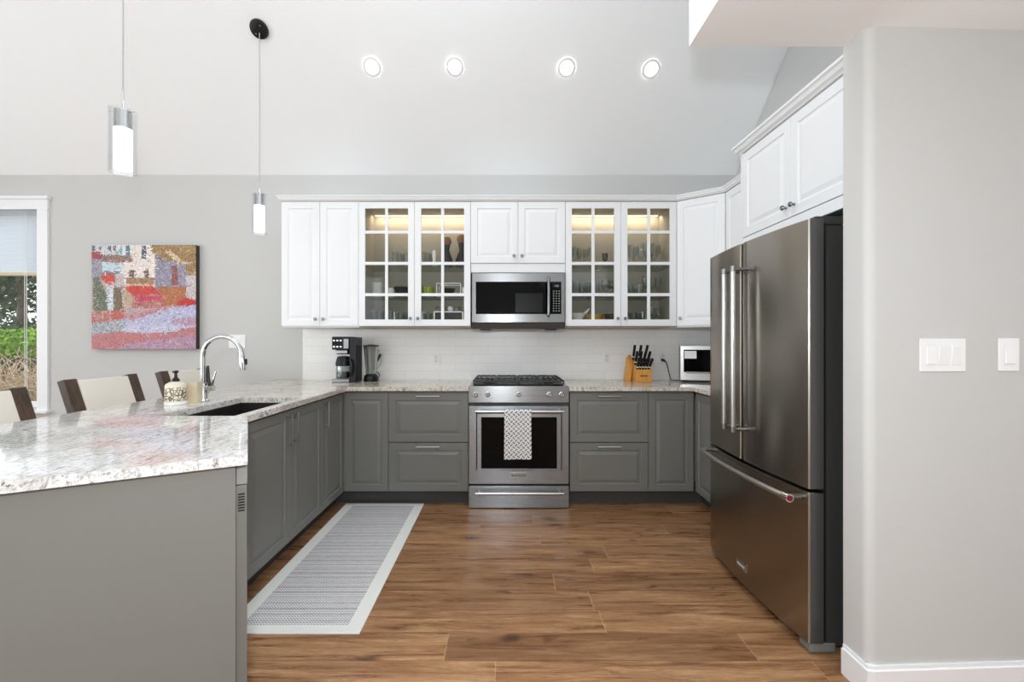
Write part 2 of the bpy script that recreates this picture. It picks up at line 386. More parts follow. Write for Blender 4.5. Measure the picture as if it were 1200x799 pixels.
# left wall with a wide opening for daylight
lw = MB()
lw.box(-6.1, -5.98, YB, -1.3, 0, ZB); lw.box(-6.1, -5.98, 2.5, YW, 0, ZC); lw.box(-6.1, -5.98, -1.3, 2.5, 0, 0.5)
yz_prism(lw, -6.1, -5.98, [(YB, ZB), (-1.3, ZB), (-1.3, 2.8), (2.5, 2.8), (2.5, ZC), (YW, ZC), (YR, ZR)])
struct('wall_left', lw, M['wall'])
rw = MB(); rw.box(-6.1, -5.0, YB-0.12, YB, 0, ZB); rw.box(-2.6, 4.3, YB-0.12, YB, 0, ZB+0.1); rw.box(-5.0, -2.6, YB-0.12, YB, 2.65, ZB+0.1); rw.box(-5.0, -2.6, YB-0.12, YB, 0, 0.2)
struct('wall_rear', rw, M['wall'])
struct('wall_hall', MB().box(4.2, 4.3, YB, 1.8, 0, 2.39), M['wall'])
# short wall beside the fridge, rounded corner, very slightly turned
cx0, cy0 = 1.296, 1.59
poly = [(cx0, 1.708), (cx0, cy0+0.03)] + [(cx0+0.03-0.03*cos(a), cy0+0.03-0.03*sin(a)) for a in [radians(k*10) for k in range(1, 9)]] + [(cx0+0.03, cy0), (1.877, 1.611), (4.3, 1.72), (4.3, 1.80), (2.3, 1.708)]
MB().prism(poly, 0, 2.391).build('wall_stub', M['wall'], None, True, kind='structure', angle=25)
bp = [(cx0-0.014, 1.70), (cx0-0.014, cy0-0.014), (cx0+0.01, cy0-0.017), (4.28, 1.70), (4.28, 1.715), (cx0+0.03, cy0-0.0005), (cx0-0.001, cy0+0.01), (cx0-0.001, 1.70)]
struct('baseboard_stub', MB().prism(bp, 0.0, 0.098).prism([(x+(0.006 if i < 2 else 0), y+(0.006 if i in (1, 2, 3) else 0)) for i, (x, y) in enumerate(bp)], 0.098, 0.112), M['trimw'])
# tiled backsplash
struct('backsplash', MB().box(-1.83, XR, YW-0.008, YW, 0.9, 1.42).box(XR-0.008, XR, 2.76, YW-0.008, 0.9, 1.42), M['tile'])
struct('baseboard_back', MB().box(-6.0, -2.0, YW-0.015, YW, 0, 0.11), M['trimw'])

# window 1
win = bpy.data.objects.new('window_1', None); C.objects.link(win); win['kind'] = 'structure'
f = MB()
yo = YW-0.022
f.box(WX1, WX1+0.095, yo, YW, WZ0-0.02, WZ1+0.002); f.box(WX0-0.095, WX0, yo, YW, WZ0-0.02, WZ1+0.002)
f.box(WX0-0.10, WX1+0.10, yo-0.004, YW, WZ1, WZ1+0.09, 0.003); f.box(WX0-0.12, WX1+0.112, yo-0.02, YW, WZ1+0.09, WZ1+0.118, 0.005)
f.build('window_casing', M['trimw'], win)
MB().box(WX0-0.12, WX1+0.115, yo-0.03, YW+0.02, WZ0-0.045, WZ0-0.02, 0.004).build('window_sill', M['trimw'], win)
f = MB()
for a, b, c, d in ((WX0, WX1, WZ0-0.02, WZ0+0.045), (WX0, WX1, WZ1-0.03, WZ1), (WX0, WX0+0.04, WZ0, WZ1), (WX1-0.03, WX1, WZ0, WZ1)):
    f.box(a, b, YW+0.05, YW+0.10, c, d)
f.build('window_frame', M['trimw'], win)
MB().box(WX0+0.02, WX1-0.02, YW+0.073, YW+0.077, WZ0+0.03, WZ1-0.02).build('window_pane', M['glass'], win)
bl = thing('window_blind', 'white horizontal blind pulled half way down the window', 'blind', ((WX0+WX1)/2, YW+0.02, 0))
hw = (WX1-WX0)/2-0.006
MB().box(-hw, hw, -0.018, 0.018, WZ1-0.045, WZ1-0.004, 0.003).build('head_rail', M['blind'], bl)
sl = MB(); z = WZ1-0.065
zb = PZ(322, YW)
while z > zb+0.03:
    sl.box(-hw, hw, -0.018, 0.018, -0.0012, 0.0012, rot=Matrix.Translation((0, 0, z)) @ Matrix.Rotation(radians(-38), 4, 'X')); z -= 0.022
sl.build('slats', M['blind'], bl)
MB().box(-hw, hw, -0.02, 0.02, zb-0.005, zb+0.024, 0.004).build('bottom_rail', M['rail'], bl)
for xx in (0.10, 0.118):
    MB().tube([(hw-xx, -0.026, WZ1-0.03), (hw-xx, -0.028, 1.5), (hw-xx+0.004, -0.026, 0.72)], 0.0022, 6).build('pull_cord', M['white'], bl)

# outside garden
struct('ground_outside', MB().box(-30, 6, YW+0.16, 40, -0.35, -0.30), M['grass'])
def leaves(mb, n, cx, cy, cz, rx, ry, rz, s, rnd):
    for _ in range(n):
        while True:
            a, b, c = (rnd.uniform(-1, 1) for _ in range(3))
            if a*a+b*b+c*c <= 1: break
        p = Vector((cx+a*rx, cy+b*ry, cz+c*rz)); q = Matrix.Rotation(rnd.uniform(0, 6.3), 3, Vector((rnd.random()-.5, rnd.random()-.5, rnd.random()-.5)).normalized())
        l = s*rnd.uniform(0.6, 1.3)
        mb.face([p+q @ Vector(v) for v in ((-l, 0, 0), (0, -l*0.45, 0.1*l), (l, 0, 0), (0, l*0.45, 0.1*l))])
rn = random.Random(3)
def boxleaves(mb, n, x0, x1, y0, y1, z0, z1, s):
    for _ in range(n):
        p = Vector((rn.uniform(x0, x1), rn.uniform(y0, y1), rn.uniform(z0, z1))); q = Matrix.Rotation(rn.uniform(0, 6.3), 3, Vector((rn.random()-.5, rn.random()-.5, rn.random()-.5)).normalized())
        l = s*rn.uniform(0.6, 1.3)
        mb.face([p+q @ Vector(v) for v in ((-l, 0, 0), (0, -l*0.5, 0.1*l), (l, 0, 0), (0, l*0.5, 0.1*l))])
h = MB(); boxleaves(h, 9000, -13, -7.2, 7.6, 8.3, 0.85, 1.48, 0.045); h.box(-13, -7.2, 7.8, 8.3, -0.3, 1.36)
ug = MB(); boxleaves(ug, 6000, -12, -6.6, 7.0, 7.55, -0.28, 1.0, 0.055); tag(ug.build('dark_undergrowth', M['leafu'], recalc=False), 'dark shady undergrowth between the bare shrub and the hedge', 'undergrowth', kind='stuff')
tag(h.build('garden_hedge', M['leafg'], recalc=False), 'bright green clipped hedge outside the window', 'hedge')
bs = MB()
for _ in range(800):
    x = rn.uniform(-7.3, -4.6); y = rn.uniform(5.2, 5.9); pts = [Vector((x, y, 0.0))]; d = Vector((rn.uniform(-.5, .5), rn.uniform(-.3, .3), 1))
    for k in range(4):
        pts.append(pts[-1]+d.normalized()*rn.uniform(0.22, 0.38)); d += Vector((rn.uniform(-.7, .7), rn.uniform(-.4, .4), -0.25))
    bs.tube(pts, [0.011, 0.009, 0.007, 0.005, 0.003], 4, False)
tag(bs.build('dry_shrub', M['twig'], recalc=False), 'bare tan shrub of tangled twigs outside, in front of the hedge', 'shrub')
for i, (x, y, hgt, lab) in enumerate(((-17.2, 14.5, 5.2, 'dark spreading tree at the window edge, beyond the hedge'), (-12.9, 11.8, 4.8, 'dark leafy tree beyond the hedge, next to the window casing'))):
    t = thing('garden_tree', lab, 'tree', (x, y, -0.3))
    MB().tube([(0, 0, 0), (0.1, 0, hgt*0.4), (0, 0.1, hgt*0.75)], [0.16, 0.12, 0.05], 8).build('trunk', M['post'], t)
    cr = MB()
    for k in range(26):
        leaves(cr, 200, rn.uniform(-1.8, 1.8), rn.uniform(-1, 1), rn.uniform(1.4, hgt-0.4), 0.8, 0.6, 0.4, 0.09, rn)
    cr.build('crown', M['leafd'], t, recalc=False)
hl = MB()
for k in range(14):
    hl.face([(-70+k*6, 60, -0.3), (-64+k*6, 60, -0.3), (-64+k*6, 60+3, 3.2+1.2*sin(k*0.9+1)), (-70+k*6, 63, 3.2+1.2*sin(k*0.9+0.1))])
struct('hills_outside', hl, mat('hazy_hills', lin((150, 172, 190)), 0.9))

# ------------------------------------------------------------ cabinets
def raised(mb, x0, z0, w, h, y=0.0, t=0.02, st=0.055):
    rings = []
    for ins, yy in ((0, y+t), (0, y+0.0015), (0.0015, y), (st, y), (st+0.004, y+0.006), (st+0.012, y+0.006), (st+0.034, y+0.0005), (st+0.036, y+0.0005)):
        rings.append([mb.bm.verts.new(p) for p in ((x0+ins, yy, z0+ins), (x0+w-ins, yy, z0+ins), (x0+w-ins, yy, z0+h-ins), (x0+ins, yy, z0+h-ins))])
    for A, B in zip(rings, rings[1:]):
        for k in range(4): mb.bm.faces.new((A[k], A[(k+1) % 4], B[(k+1) % 4], B[k]))
    mb.bm.faces.new(rings[-1]); mb.bm.faces.new(rings[0][::-1])
    return mb
def knob(parent, x, z):
    R = Matrix.Rotation(radians(90), 4, 'X')
    MB().lathe([(0, 0), (0.006, 0), (0.005, 0.012), (0.012, 0.018), (0.0135, 0.023), (0.010, 0.029), (0, 0.030)], (x, 0.0, z), 16, R).build('knob', M['knobm'], parent, True)
def bar(parent, x0, z0, x1, z1, r=0.0055, off=0.032, m='nickel'):
    v = Vector((x1-x0, 0, z1-z0)); u = v.normalized()
    a = Vector((x0, 0, z0)); b = Vector((x1, 0, z1))
    mb = MB().tube([a-u*0.015+Vector((0, -off, 0)), b+u*0.015+Vector((0, -off, 0))], r, 10)
    for p in (a, b): mb.tube([p, p+Vector((0, -off, 0))], r*0.85, 8)
    return mb.build('handle', M[m], parent, True)
G = 0.0015
def base_unit(name, label, loc, rz, w, kindof, mc='cabg', handle=None, depth=0.60, toe=(0, 0)):
    t = thing(name, label, 'cabinet', loc, rz)
    MB().box(0.001, w-0.001, 0.0215, depth, 0.115, 0.886 if name != 'sink_cabinet' else 0.66).build('carcass', M[mc], t)
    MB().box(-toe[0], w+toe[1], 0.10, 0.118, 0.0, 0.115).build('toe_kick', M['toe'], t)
    if kindof == 'drawers':
        for z0, z1 in ((0.498, 0.872), (0.1225, 0.490)):
            d = raised(MB(), G, z0, w-2*G, z1-z0).build('drawer', M[mc], t)
            bar(d, w/2-0.075, z1-0.022, w/2+0.075, z1-0.022)
    else:
        n = kindof
        for i in range(n):
            d = raised(MB(), i*w/n+G, 0.1225, w/n-2*G, 0.872-0.1225, st=0.05).build('door', M[mc], t)
            hs = handle[i] if handle else None
            if hs:
                hx = i*w/n+0.035 if hs == 'l' else (i+1)*w/n-0.035
                bar(d, hx, 0.695, hx, 0.84)
    return t
YF, XL, XRF = 3.396, -1.23, 1.449
base_unit('drawer_cabinet', 'grey two-drawer base cabinet to the window side of the range', (-0.891, YF, 0), 0, 0.611, 'drawers')
base_unit('drawer_cabinet', 'grey two-drawer base cabinet on the fridge side of the range', (0.492, YF, 0), 0, 0.600, 'drawers')
base_unit('corner_cabinet', 'narrow grey corner base cabinet without a handle, below the coffee maker', (XL, YF, 0), 0, 0.339, 1, toe=(0.099, 0))
base_unit('corner_cabinet', 'narrow grey corner base cabinet without a handle, nearest the fridge', (1.093, YF, 0), 0, 0.345, 1, toe=(0, 0.103))
base_unit('sink_cabinet', 'grey two-door cabinet with bar handles under the sink', (XL, 2.09, 0), pi/2, 0.905, 2, handle=['r', 'l'])
base_unit('base_cabinet', 'narrow grey one-door cabinet between sink cabinet and corner', (XL, 2.995, 0), pi/2, 0.398, 1, handle=['l'], toe=(0, 0.101))
base_unit('base_cabinet', 'grey one-door cabinet tucked between corner and fridge', (XRF, YF-0.003, 0), -pi/2, 0.50, 1, handle=['r'], toe=(0.10, 0))

ZU0, ZU1 = 1.392, 2.404
def upper_box(t, w, z0, z1, depth, m='cabw'):
    return MB().box(0.0005, w-0.0005, 0.0215, depth, z0, z1).build('carcass', M[m], t)
def upper_unit(name, label, loc, rz, w, n, z0=ZU0, z1=ZU1, depth=0.39, knobs='pair'):
    t = thing(name, label, 'cabinet', loc, rz)
    upper_box(t, w, z0-0.012, z1+0.008, depth)
    for i in range(n):
        d = raised(MB(), i*w/n+G, z0, w/n-2*G, z1-z0, st=0.052).build('door', M['cabw'], t)
        if knobs == 'pair': kx = (i+1)*w/n-0.032 if i % 2 == 0 and n > 1 else i*w/n+0.032
        else: kx = (i+1)*w/n-0.032
        if knobs: knob(d, kx, z0+0.055)
    return t
YU = 3.638; sU = F/YU
def UX(px): return (px-CX)/sU
xa, xb, xc, xd, xe = UX(329.5), UX(420), UX(551.5), UX(662.5), UX(793)
upper_unit('wall_cabinet', 'tall white two-door wall cabinet with solid doors beside the pendant', (xa, YU, 0), 0, xb-xa, 2)
u = upper_unit('wall_cabinet', 'short white two-door cabinet above the microwave', (xc, YU, 0), 0, xd-xc, 2, z0=PZ(308, YU))
MB().box(0.002, xd-xc-0.002, 0.012, 0.03, PZ(319, YU), PZ(308.5, YU)).build('filler', M['cabw'], u)
def glass_unit(label, x0, x1):
    w = x1-x0; t = thing('display_cabinet', label, 'cabinet', (x0, YU, 0))
    D = 0.39; z0, z1 = ZU0-0.012, ZU1+0.008; th = 0.016
    MB().box(0.0005, th, 0.0215, D, z0, z1).box(w-th, w-0.0005, 0.0215, D, z0, z1).box(th, w-th, 0.0215, D, z0, z0+0.020).box(th, w-th, 0.0215, D, z1-th, z1).box(th, w-th, D-0.008, D, z0+0.02, z1-th).build('carcass', M['interior'], t)
    for z in (1.895, 1.640):
        MB().box(th+0.002, w-th-0.002, 0.045, D-0.012, z-0.006, z).build('shelf', M['shelfg'], t)
    MB().box(0.03, w-0.03, D-0.03, D-0.016, z1-th-0.005, z1-th-0.0005).build('led_strip', M['led'], t)
    dw = w/2
    for i in range(2):
        X0 = i*dw+G; W_ = dw-2*G; ins = 0.052; mz = [ZU0, PZ(376, YU)]
        d = MB(); t_ = 0.02
        gx0, gx1 = X0+ins, X0+W_-ins; gz0, gz1 = ZU0+0.052, ZU1-0.052
        d.box(X0, gx0, 0, t_, ZU0, ZU1, 0.0015).box(gx1, X0+W_, 0, t_, ZU0, ZU1, 0.0015).box(gx0, gx1, 0, t_, ZU0, gz0, 0.0015).box(gx0, gx1, 0, t_, gz1, ZU1, 0.0015)
        d.box((gx0+gx1)/2-0.0125, (gx0+gx1)/2+0.0125, 0.001, 0.014, gz0, gz1, 0.003)
        for py in (271.8, 308.5, 345.2):
            z = PZ(py, YU); d.box(gx0, gx1, 0.0015, 0.013, z-0.0125, z+0.0125, 0.003)
        dd = d.build('door', M['cabw'], t)
        MB().box(gx0-0.004, gx1+0.004, 0.015, 0.018, gz0-0.004, gz1+0.004).build('glass', M['glass'], dd)
        knob(dd, X0+W_-0.028 if i == 0 else X0+0.028, ZU0+0.06)
    l = area('cabinet_led_light', (x0+w/2, YU+D-0.075, z1-th-0.012), (radians(20), 0, 0), w-0.06, 0.03, 2.4, (1, 0.82, 0.6))
    return t
glass_unit('white display cabinet with glass doors to the window side of the microwave', xb, xc)
glass_unit('white display cabinet with glass doors, full of stemware, to the fridge side of the microwave', xd, xe)
# diagonal corner cabinet
A = Vector((xe, YU)); B = Vector((1.691, 3.42)); dv = B-A; L = dv.length; ang = math.atan2(dv.y, dv.x)
t = thing('wall_cabinet', 'white one-door corner wall cabinet set at an angle above the toaster oven', 'cabinet', (A.x, A.y, 0), ang)
Ri = Matrix.Rotation(-ang, 2)
def loc2(p): return tuple(Ri @ (Vector(p)-A))
nrm = Vector((-dv.y, dv.x)).normalized()
pp = [A+nrm*0.0215, B+nrm*0.0215, Vector((XR-0.005, 3.42)), Vector((XR-0.005, YW-0.01)), Vector((xe+0.002, YW-0.01))]
MB().prism([loc2(p) for p in pp], ZU0-0.012, ZU1+0.008).build('carcass', M['cabw'], t)
d = raised(MB(), G, ZU0, L-2*G, ZU1-ZU0, st=0.052).build('door', M['cabw'], t); knob(d, 0.03, ZU0+0.06)
upper_unit('wall_cabinet', 'white two-door wall cabinet half hidden behind the fridge top', (1.691, 3.418, 0), -pi/2, 0.67, 2)
o = upper_unit('fridge_cabinet', 'deep white two-door cabinet above the refrigerator', (XRF, 2.72, 0), -pi/2, 0.915, 2, z0=1.897, depth=0.63)
MB().box(-0.02, -0.0005, 0.0, 0.63, 0.0, ZU1+0.008).build('side_panel', M['cabw'], o)
MB().box(0.001, 0.914, 0.004, 0.022, 1.840, 1.894).build('filler', M['cabw'], o)

def sweep(path, prof, side=1):
    P = [Vector(p) for p in path]; n = len(P); mb = MB(); rings = []
    for i in range(n):
        d0 = (P[i]-P[i-1]).normalized() if i else (P[1]-P[0]).normalized()
        d1 = (P[i+1]-P[i]).normalized() if i < n-1 else d0
        n0 = Vector((d0.y, -d0.x))*side; n1 = Vector((d1.y, -d1.x))*side
        m = (n0+n1).normalized(); m = m/max(0.3, m.dot(n0))
        rings.append([mb.bm.verts.new((P[i].x+m.x*o, P[i].y+m.y*o, z)) for o, z in prof])
    k = len(prof)
    for a, b in zip(rings, rings[1:]):
        for j in range(k): mb.bm.faces.new((a[j], a[(j+1) % k], b[(j+1) % k], b[j]))
    mb.bm.faces.new(rings[0]); mb.bm.faces.new(rings[-1][::-1]); return mb
zt = ZU1+0.0085
prof = [(-0.02, zt), (0.004, zt), (0.008, zt+0.006), (0.018, zt+0.012), (0.022, zt+0.026), (0.030, zt+0.030), (0.030, zt+0.038), (-0.02, zt+0.038)]
tag(sweep([(xa, YW-0.002), (xa, YU), (xe, YU), (1.691, 3.42), (1.691, 2.80)], prof).build('crown_molding', M['cabw']), 'white crown molding running along the top of the wall cabinets', 'molding')
prof2 = [(-0.02, zt), (0.004, zt), (0.008, zt+0.008), (0.022, zt+0.016), (0.028, zt+0.034), (0.038, zt+0.040), (0.038, zt+0.052), (-0.02, zt+0.052)]
tag(sweep([(XR-0.002, 2.74), (XRF, 2.74), (XRF, 1.73)], prof2).build('crown_molding', M['cabw']), 'stepped white crown molding on top of the cabinet over the fridge', 'molding')

# ------------------------------------------------------------ peninsula end, dishwasher, worktops, sink
P0 = Vector((-0.784, 1.356)); th = radians(30); U = Vector((cos(th), sin(th))); V = Vector((-sin(th), cos(th)))
def EP(a, b): p = P0-U*a+V*b; return (p.x, p.y)
SKX0, SKX1, SKY0, SKY1 = -1.62, -1.255, 2.065, 2.73
ct = MB().prism([EP(0, 0), EP(0, 0.785), (-1.195, 2.062), (-1.195, 3.365), (-0.2785, 3.365), (-0.2785, YW-0.009), (-2.06, YW-0.009), (-2.10, 3.6), (-2.10, 0.597)], 0.89, 0.92,
                [[(SKX0, SKY0), (SKX1, SKY0), (SKX1, SKY1), (SKX0, SKY1)]])
tag(ct.build('granite_worktop', M['granite']), 'long pale granite worktop of the peninsula with the sink cut into it', 'countertop')
tag(MB().prism([(0.4845, 3.365), (1.415, 3.365), (1.415, 2.745), (XR-0.009, 2.745), (XR-0.009, YW-0.009), (0.4845, YW-0.009)], 0.89, 0.92).build('granite_worktop', M['granite']), 'short pale granite worktop under the knife block and toaster oven', 'countertop')
pe = thing('peninsula_end', 'plain grey panelled end of the peninsula under the near worktop', 'cabinet', (P0.x, P0.y, 0), th+pi)
# local: x = a (along -U), y = -b
MB().box(0.032, 1.46, -0.050, -0.032, 0, 0.889).build('end_panel', M['panelg'], pe)
MB().box(0.66, 1.0, -0.70, -0.0505, 0, 0.889).build('carcass', M['cabg'], pe)
dwt = thing('dishwasher', 'grey-fronted dishwasher seen edge-on at the end of the peninsula, vent slots on its door edge', 'dishwasher', (P0.x, P0.y, 0), th+pi)
MB().box(0.034, 0.62, -0.65, -0.056, 0.10, 0.868).build('body', M['plast'], dwt)
dd = MB().box(0.002, 0.032, -0.655, -0.052, 0.155, 0.815, 0.002).build('door', M['cabg'], dwt)
sv = MB()
for k in range(7): sv.box(0.008, 0.026, -0.0525, -0.0505, 0.735+k*0.0085, 0.739+k*0.0085)
sv.build('vent', M['black'], dd)
MB().box(0.0005, 0.031, -0.655, -0.050, 0.818, 0.878, 0.003).build('control_panel', mat('silver_grey_plastic', lin((150, 151, 148)), 0.4), dwt)
sk = thing('kitchen_sink', 'black double-bowl undermount sink in the granite worktop', 'sink', ((SKX0+SKX1)/2, (SKY0+SKY1)/2, 0))
sw, sh = (SKX1-SKX0)/2-0.004, (SKY1-SKY0)/2-0.004
def bowl(y0, y1, dz):
    m = MB(); r = 0.006; zt_, zb_ = 0.889, 0.889-dz
    m.box(-sw-r, -sw, y0-r, y1+r, zb_, zt_).box(sw, sw+r, y0-r, y1+r, zb_, zt_).box(-sw, sw, y0-r, y0, zb_, zt_).box(-sw, sw, y1, y1+r, zb_, zt_).box(-sw-r, sw+r, y0-r, y1+r, zb_-r, zb_)
    return m
bw = bowl(-sh, sh, 0.19); bw.box(-sw, sw, -0.012, 0.012, 0.70, 0.85, 0.004)
bw.build('basin', M['sink'], sk)
for yy in (-0.17, 0.17):
    MB().lathe([(0, 0.7005), (0.038, 0.7005), (0.042, 0.703), (0.0, 0.7035)], (0, yy, 0), 20).build('drain', M['chrome'], sk, True)
# faucet
fx, fy = -1.744, 2.57
fa = thing('kitchen_faucet', 'tall chrome gooseneck faucet standing behind the sink', 'faucet', (fx, fy, 0.92))
MB().lathe([(0, 0.0005), (0.030, 0.0005), (0.030, 0.006), (0.025, 0.012), (0.0235, 0.015), (0.0235, 0.10), (0.022, 0.105), (0.0, 0.106)], n=24).build('base', M['chrome'], fa, True)
pts = [(0, 0, 0.09), (0, 0, 0.24)]; R_ = 0.112
for k in range(0, 15):
    a = pi-k*(pi*1.02)/14; pts.append((R_+R_*cos(a), 0, 0.262+R_*sin(a)))
MB().tube(pts, 0.0135, 16).build('spout', M['chrome'], fa, True)
hx, hz = pts[-1][0], pts[-1][2]
MB().tube([(hx, 0, hz+0.02), (hx+0.001, 0, hz), (hx+0.006, 0, hz-0.055), (hx+0.007, 0, hz-0.075)], [0.014, 0.0165, 0.0175, 0.016], 16).build('spray_head', M['chrome'], fa, True)
MB().box(hx+0.020, hx+0.030, -0.006, 0.006, hz-0.045, hz-0.010, 0.003).build('spray_button', M['black'], fa)
MB().tube([(0.015, 0, 0.075), (0.062, 0, 0.075)], [0.015, 0.017], 14).build('valve', M['chrome'], fa, True)
MB().tube([(0.052, 0, 0.085), (0.062, 0, 0.13), (0.075, 0, 0.172)], [0.006, 0.005, 0.0045], 10).build('lever', M['chrome'], fa, True)
MB().tube([(0.040, 0.0, 0.085), (0.032, 0.0, 0.13), (0.028, 0.0, 0.205)], [0.009, 0.008, 0.007], 10).build('black_rod', M['black'], fa, True)  # black rod rising beside the valve
# soap dispenser
so = thing('soap_dispenser', 'cream ceramic soap dispenser with brown tracery and black pump beside the faucet', 'dispenser', (PX(206, 2.44), 2.44, 0.9205))
def tracery():
    m = mat('traced_ceramic', lin((226, 217, 196)), 0.3); n = N(m); p = n.pos()
    vo = n.t.nodes.new('ShaderNodeTexVoronoi'); vo.feature = 'DISTANCE_TO_EDGE'; vo.inputs['Scale'].default_value = 60; n.link(p, vo.inputs['Vector'])
    s = n.t.nodes.new('ShaderNodeSeparateXYZ'); n.link(p, s.inputs[0])
    band = n.math('MULTIPLY', n.math('GREATER_THAN', s.outputs[2], 0.022), n.math('LESS_THAN', s.outputs[2], 0.095))
    n.put(n.mix(n.math('MULTIPLY', band, n.ramp(vo.outputs['Distance'], [(0.04, (1, 1, 1)), (0.14, (0, 0, 0))])), (*lin((228, 220, 200)), 1), (*lin((92, 70, 42)), 1)), n.b.inputs['Base Color'])
    return m
MB().lathe([(0, 0), (0.048, 0), (0.050, 0.004), (0.050, 0.10), (0.046, 0.112), (0.030, 0.122), (0.018, 0.126), (0, 0.126)], n=32).build('bottle', tracery(), so, True)
MB().lathe([(0.051, 0), (0.053, 0.002), (0.053, 0.014), (0.0505, 0.016)], n=32).build('foot_ring', M['white'], so, True)
MB().lathe([(0, 0.1265), (0.019, 0.1265), (0.017, 0.138), (0.008, 0.148), (0.0065, 0.170), (0.013, 0.174), (0.013, 0.184), (0, 0.186)], n=20).tube([(0, 0, 0.18), (0.006, -0.03, 0.178)], 0.004, 8).build('pump', M['black'], so, True)
nh = MB(); w2, d2, h2 = 0.040, 0.028, 0.118
pr = [(-w2, 0)]+[(w2*cos(a)-0.0, h2-w2*0.9+w2*0.9*sin(a)) for a in [pi-k*pi/10*0.5 for k in range(0, 6)]]+[(w2, h2-0.001), (w2, 0)]
a_ = [nh.bm.verts.new((x, -d2, z)) for x, z in pr]; b2 = [nh.bm.verts.new((x, d2, z)) for x, z in pr]
nh.bm.faces.new(a_); nh.bm.faces.new(b2[::-1])
for i in range(len(pr)): nh.bm.faces.new((a_[i], a_[(i+1) % len(pr)], b2[(i+1) % len(pr)], b2[i]))
tag(nh.build('sponge_holder', mat('tan_stoneware', lin((222, 206, 178)), 0.5), loc=(PX(226.5, 2.53), 2.53, 0.9205)), 'plain tan round-shouldered sponge holder between dispenser and faucet', 'holder')

# ------------------------------------------------------------ bar stools
st0 = thing('bar_stool', 'cream bar stool with dark wooden side posts, back wholly in view below the painting', 'stool', (-2.45, 2.70, 0))
# local: x toward counter, y along the bar
rec = radians(18)
Rb = Matrix.Translation((0, 0, 1.045)) @ Matrix.Rotation(-rec, 4, 'Y')
MB().box(-0.018, 0.022, -0.168, 0.168, -0.42, -0.006, 0.008, rot=Rb).build('backrest', M['cream'], st0)
for s_ in (-1, 1):
    MB().box(-0.022, 0.018, min(s_*0.17, s_*0.245), max(s_*0.17, s_*0.245), -0.45, 0.004, 0.003, rot=Rb).build('back_post', M['post'], st0)
MB().box(0.10, 0.52, -0.22, 0.22, 0.62, 0.69, 0.02).build('seat', M['cream'], st0)
for xx in (0.14, 0.48):
    for yy in (-0.18, 0.18):
        MB().box(xx-0.02, xx+0.02, yy-0.02, yy+0.02, 0, 0.625).build('leg', M['post'], st0)
for x_ in (0.13, 0.47): MB().box(x_, x_+0.02, -0.165, 0.165, 0.24, 0.27).build('footrest', M['post'], st0)
dup(st0, (-2.45, 3.385, 0), label='cream bar stool with dark wooden posts, partly behind the faucet and soap dispenser')
dup(st0, (-2.46, 2.03, -0.02), label='cream bar stool with dark wooden posts, in front of the window')

# ------------------------------------------------------------ range
RX, RY = 0.103, F/154.9
rg = thing('gas_range', 'stainless steel slide-in gas range with five knobs and black oven window', 'range', (RX, RY, 0))
HW = 0.379
MB().box(-HW, HW, 0.03, 0.655, 0.03, 0.905).box(-HW+0.03, HW-0.03, 0.06, 0.60, 0.0, 0.03).build('body', M['fbody'], rg)
cp = MB(); yz_prism(cp, -HW-0.001, HW+0.001, [(0.012, 0.802), (0.016, 0.925), (0.66, 0.930), (0.66, 0.905), (0.06, 0.905), (0.05, 0.802)])
cp.build('control_panel', M['steel'], rg)
kR = Matrix.Rotation(radians(88), 4, 'X')
for px in (557, 571.5, 608, 644, 658.5):
    x = (px-CX)*RY/F-RX; k = MB().lathe([(0, 0.0), (0.021, 0.0), (0.021, 0.006), (0.0165, 0.008), (0.0155, 0.036), (0.013, 0.040), (0, 0.040)], (x, 0.014, 0.862), 20, kR).build('knob', M['chrome'], rg, True)
    MB().box(-0.002, 0.002, -0.012, 0.012, 0.0402, 0.042, rot=Matrix.Translation((x, 0.014, 0.862)) @ kR).build('pointer', M['black'], k)
MB().box(-HW+0.03, HW-0.03, 0.065, 0.62, 0.930, 0.934).build('cooktop', M['black'], rg)
def grate(x0, x1, y0, y1):
    m = MB(); zt, hgt, b = 0.966, 0.014, 0.010
    for x in (x0, x1-b): m.box(x, x+b, y0, y1, zt-hgt, zt)
    for y in (y0, (y0+y1)/2-b/2, y1-b): m.box(x0+b, x1-b, y, y+b, zt-hgt, zt)
    n = 4
    for k in range(1, n):
        x = x0+(x1-x0)*k/n; m.box(x-0.004, x+0.004, y0+b, y1-b, zt-hgt+0.002, zt)
    for x in (x0, x1-b):
        for y in (y0, y1-b): m.box(x, x+b, y, y+b, 0.934, zt-hgt)
    return m
gw = (2*HW-0.05)/4
for k in range(4):
    grate(-HW+0.025+k*gw+0.003, -HW+0.025+(k+1)*gw-0.003, 0.05, 0.60).build('grate', M['iron'], rg)
for (x, y) in ((-0.24, 0.18), (-0.24, 0.47), (0.0, 0.33), (0.24, 0.18), (0.24, 0.47)):
    MB().lathe([(0, 0.9345), (0.045, 0.9345), (0.045, 0.940), (0.032, 0.944), (0.032, 0.950), (0, 0.951)], (x, y, 0), 20).build('burner', M['iron'], rg, True)
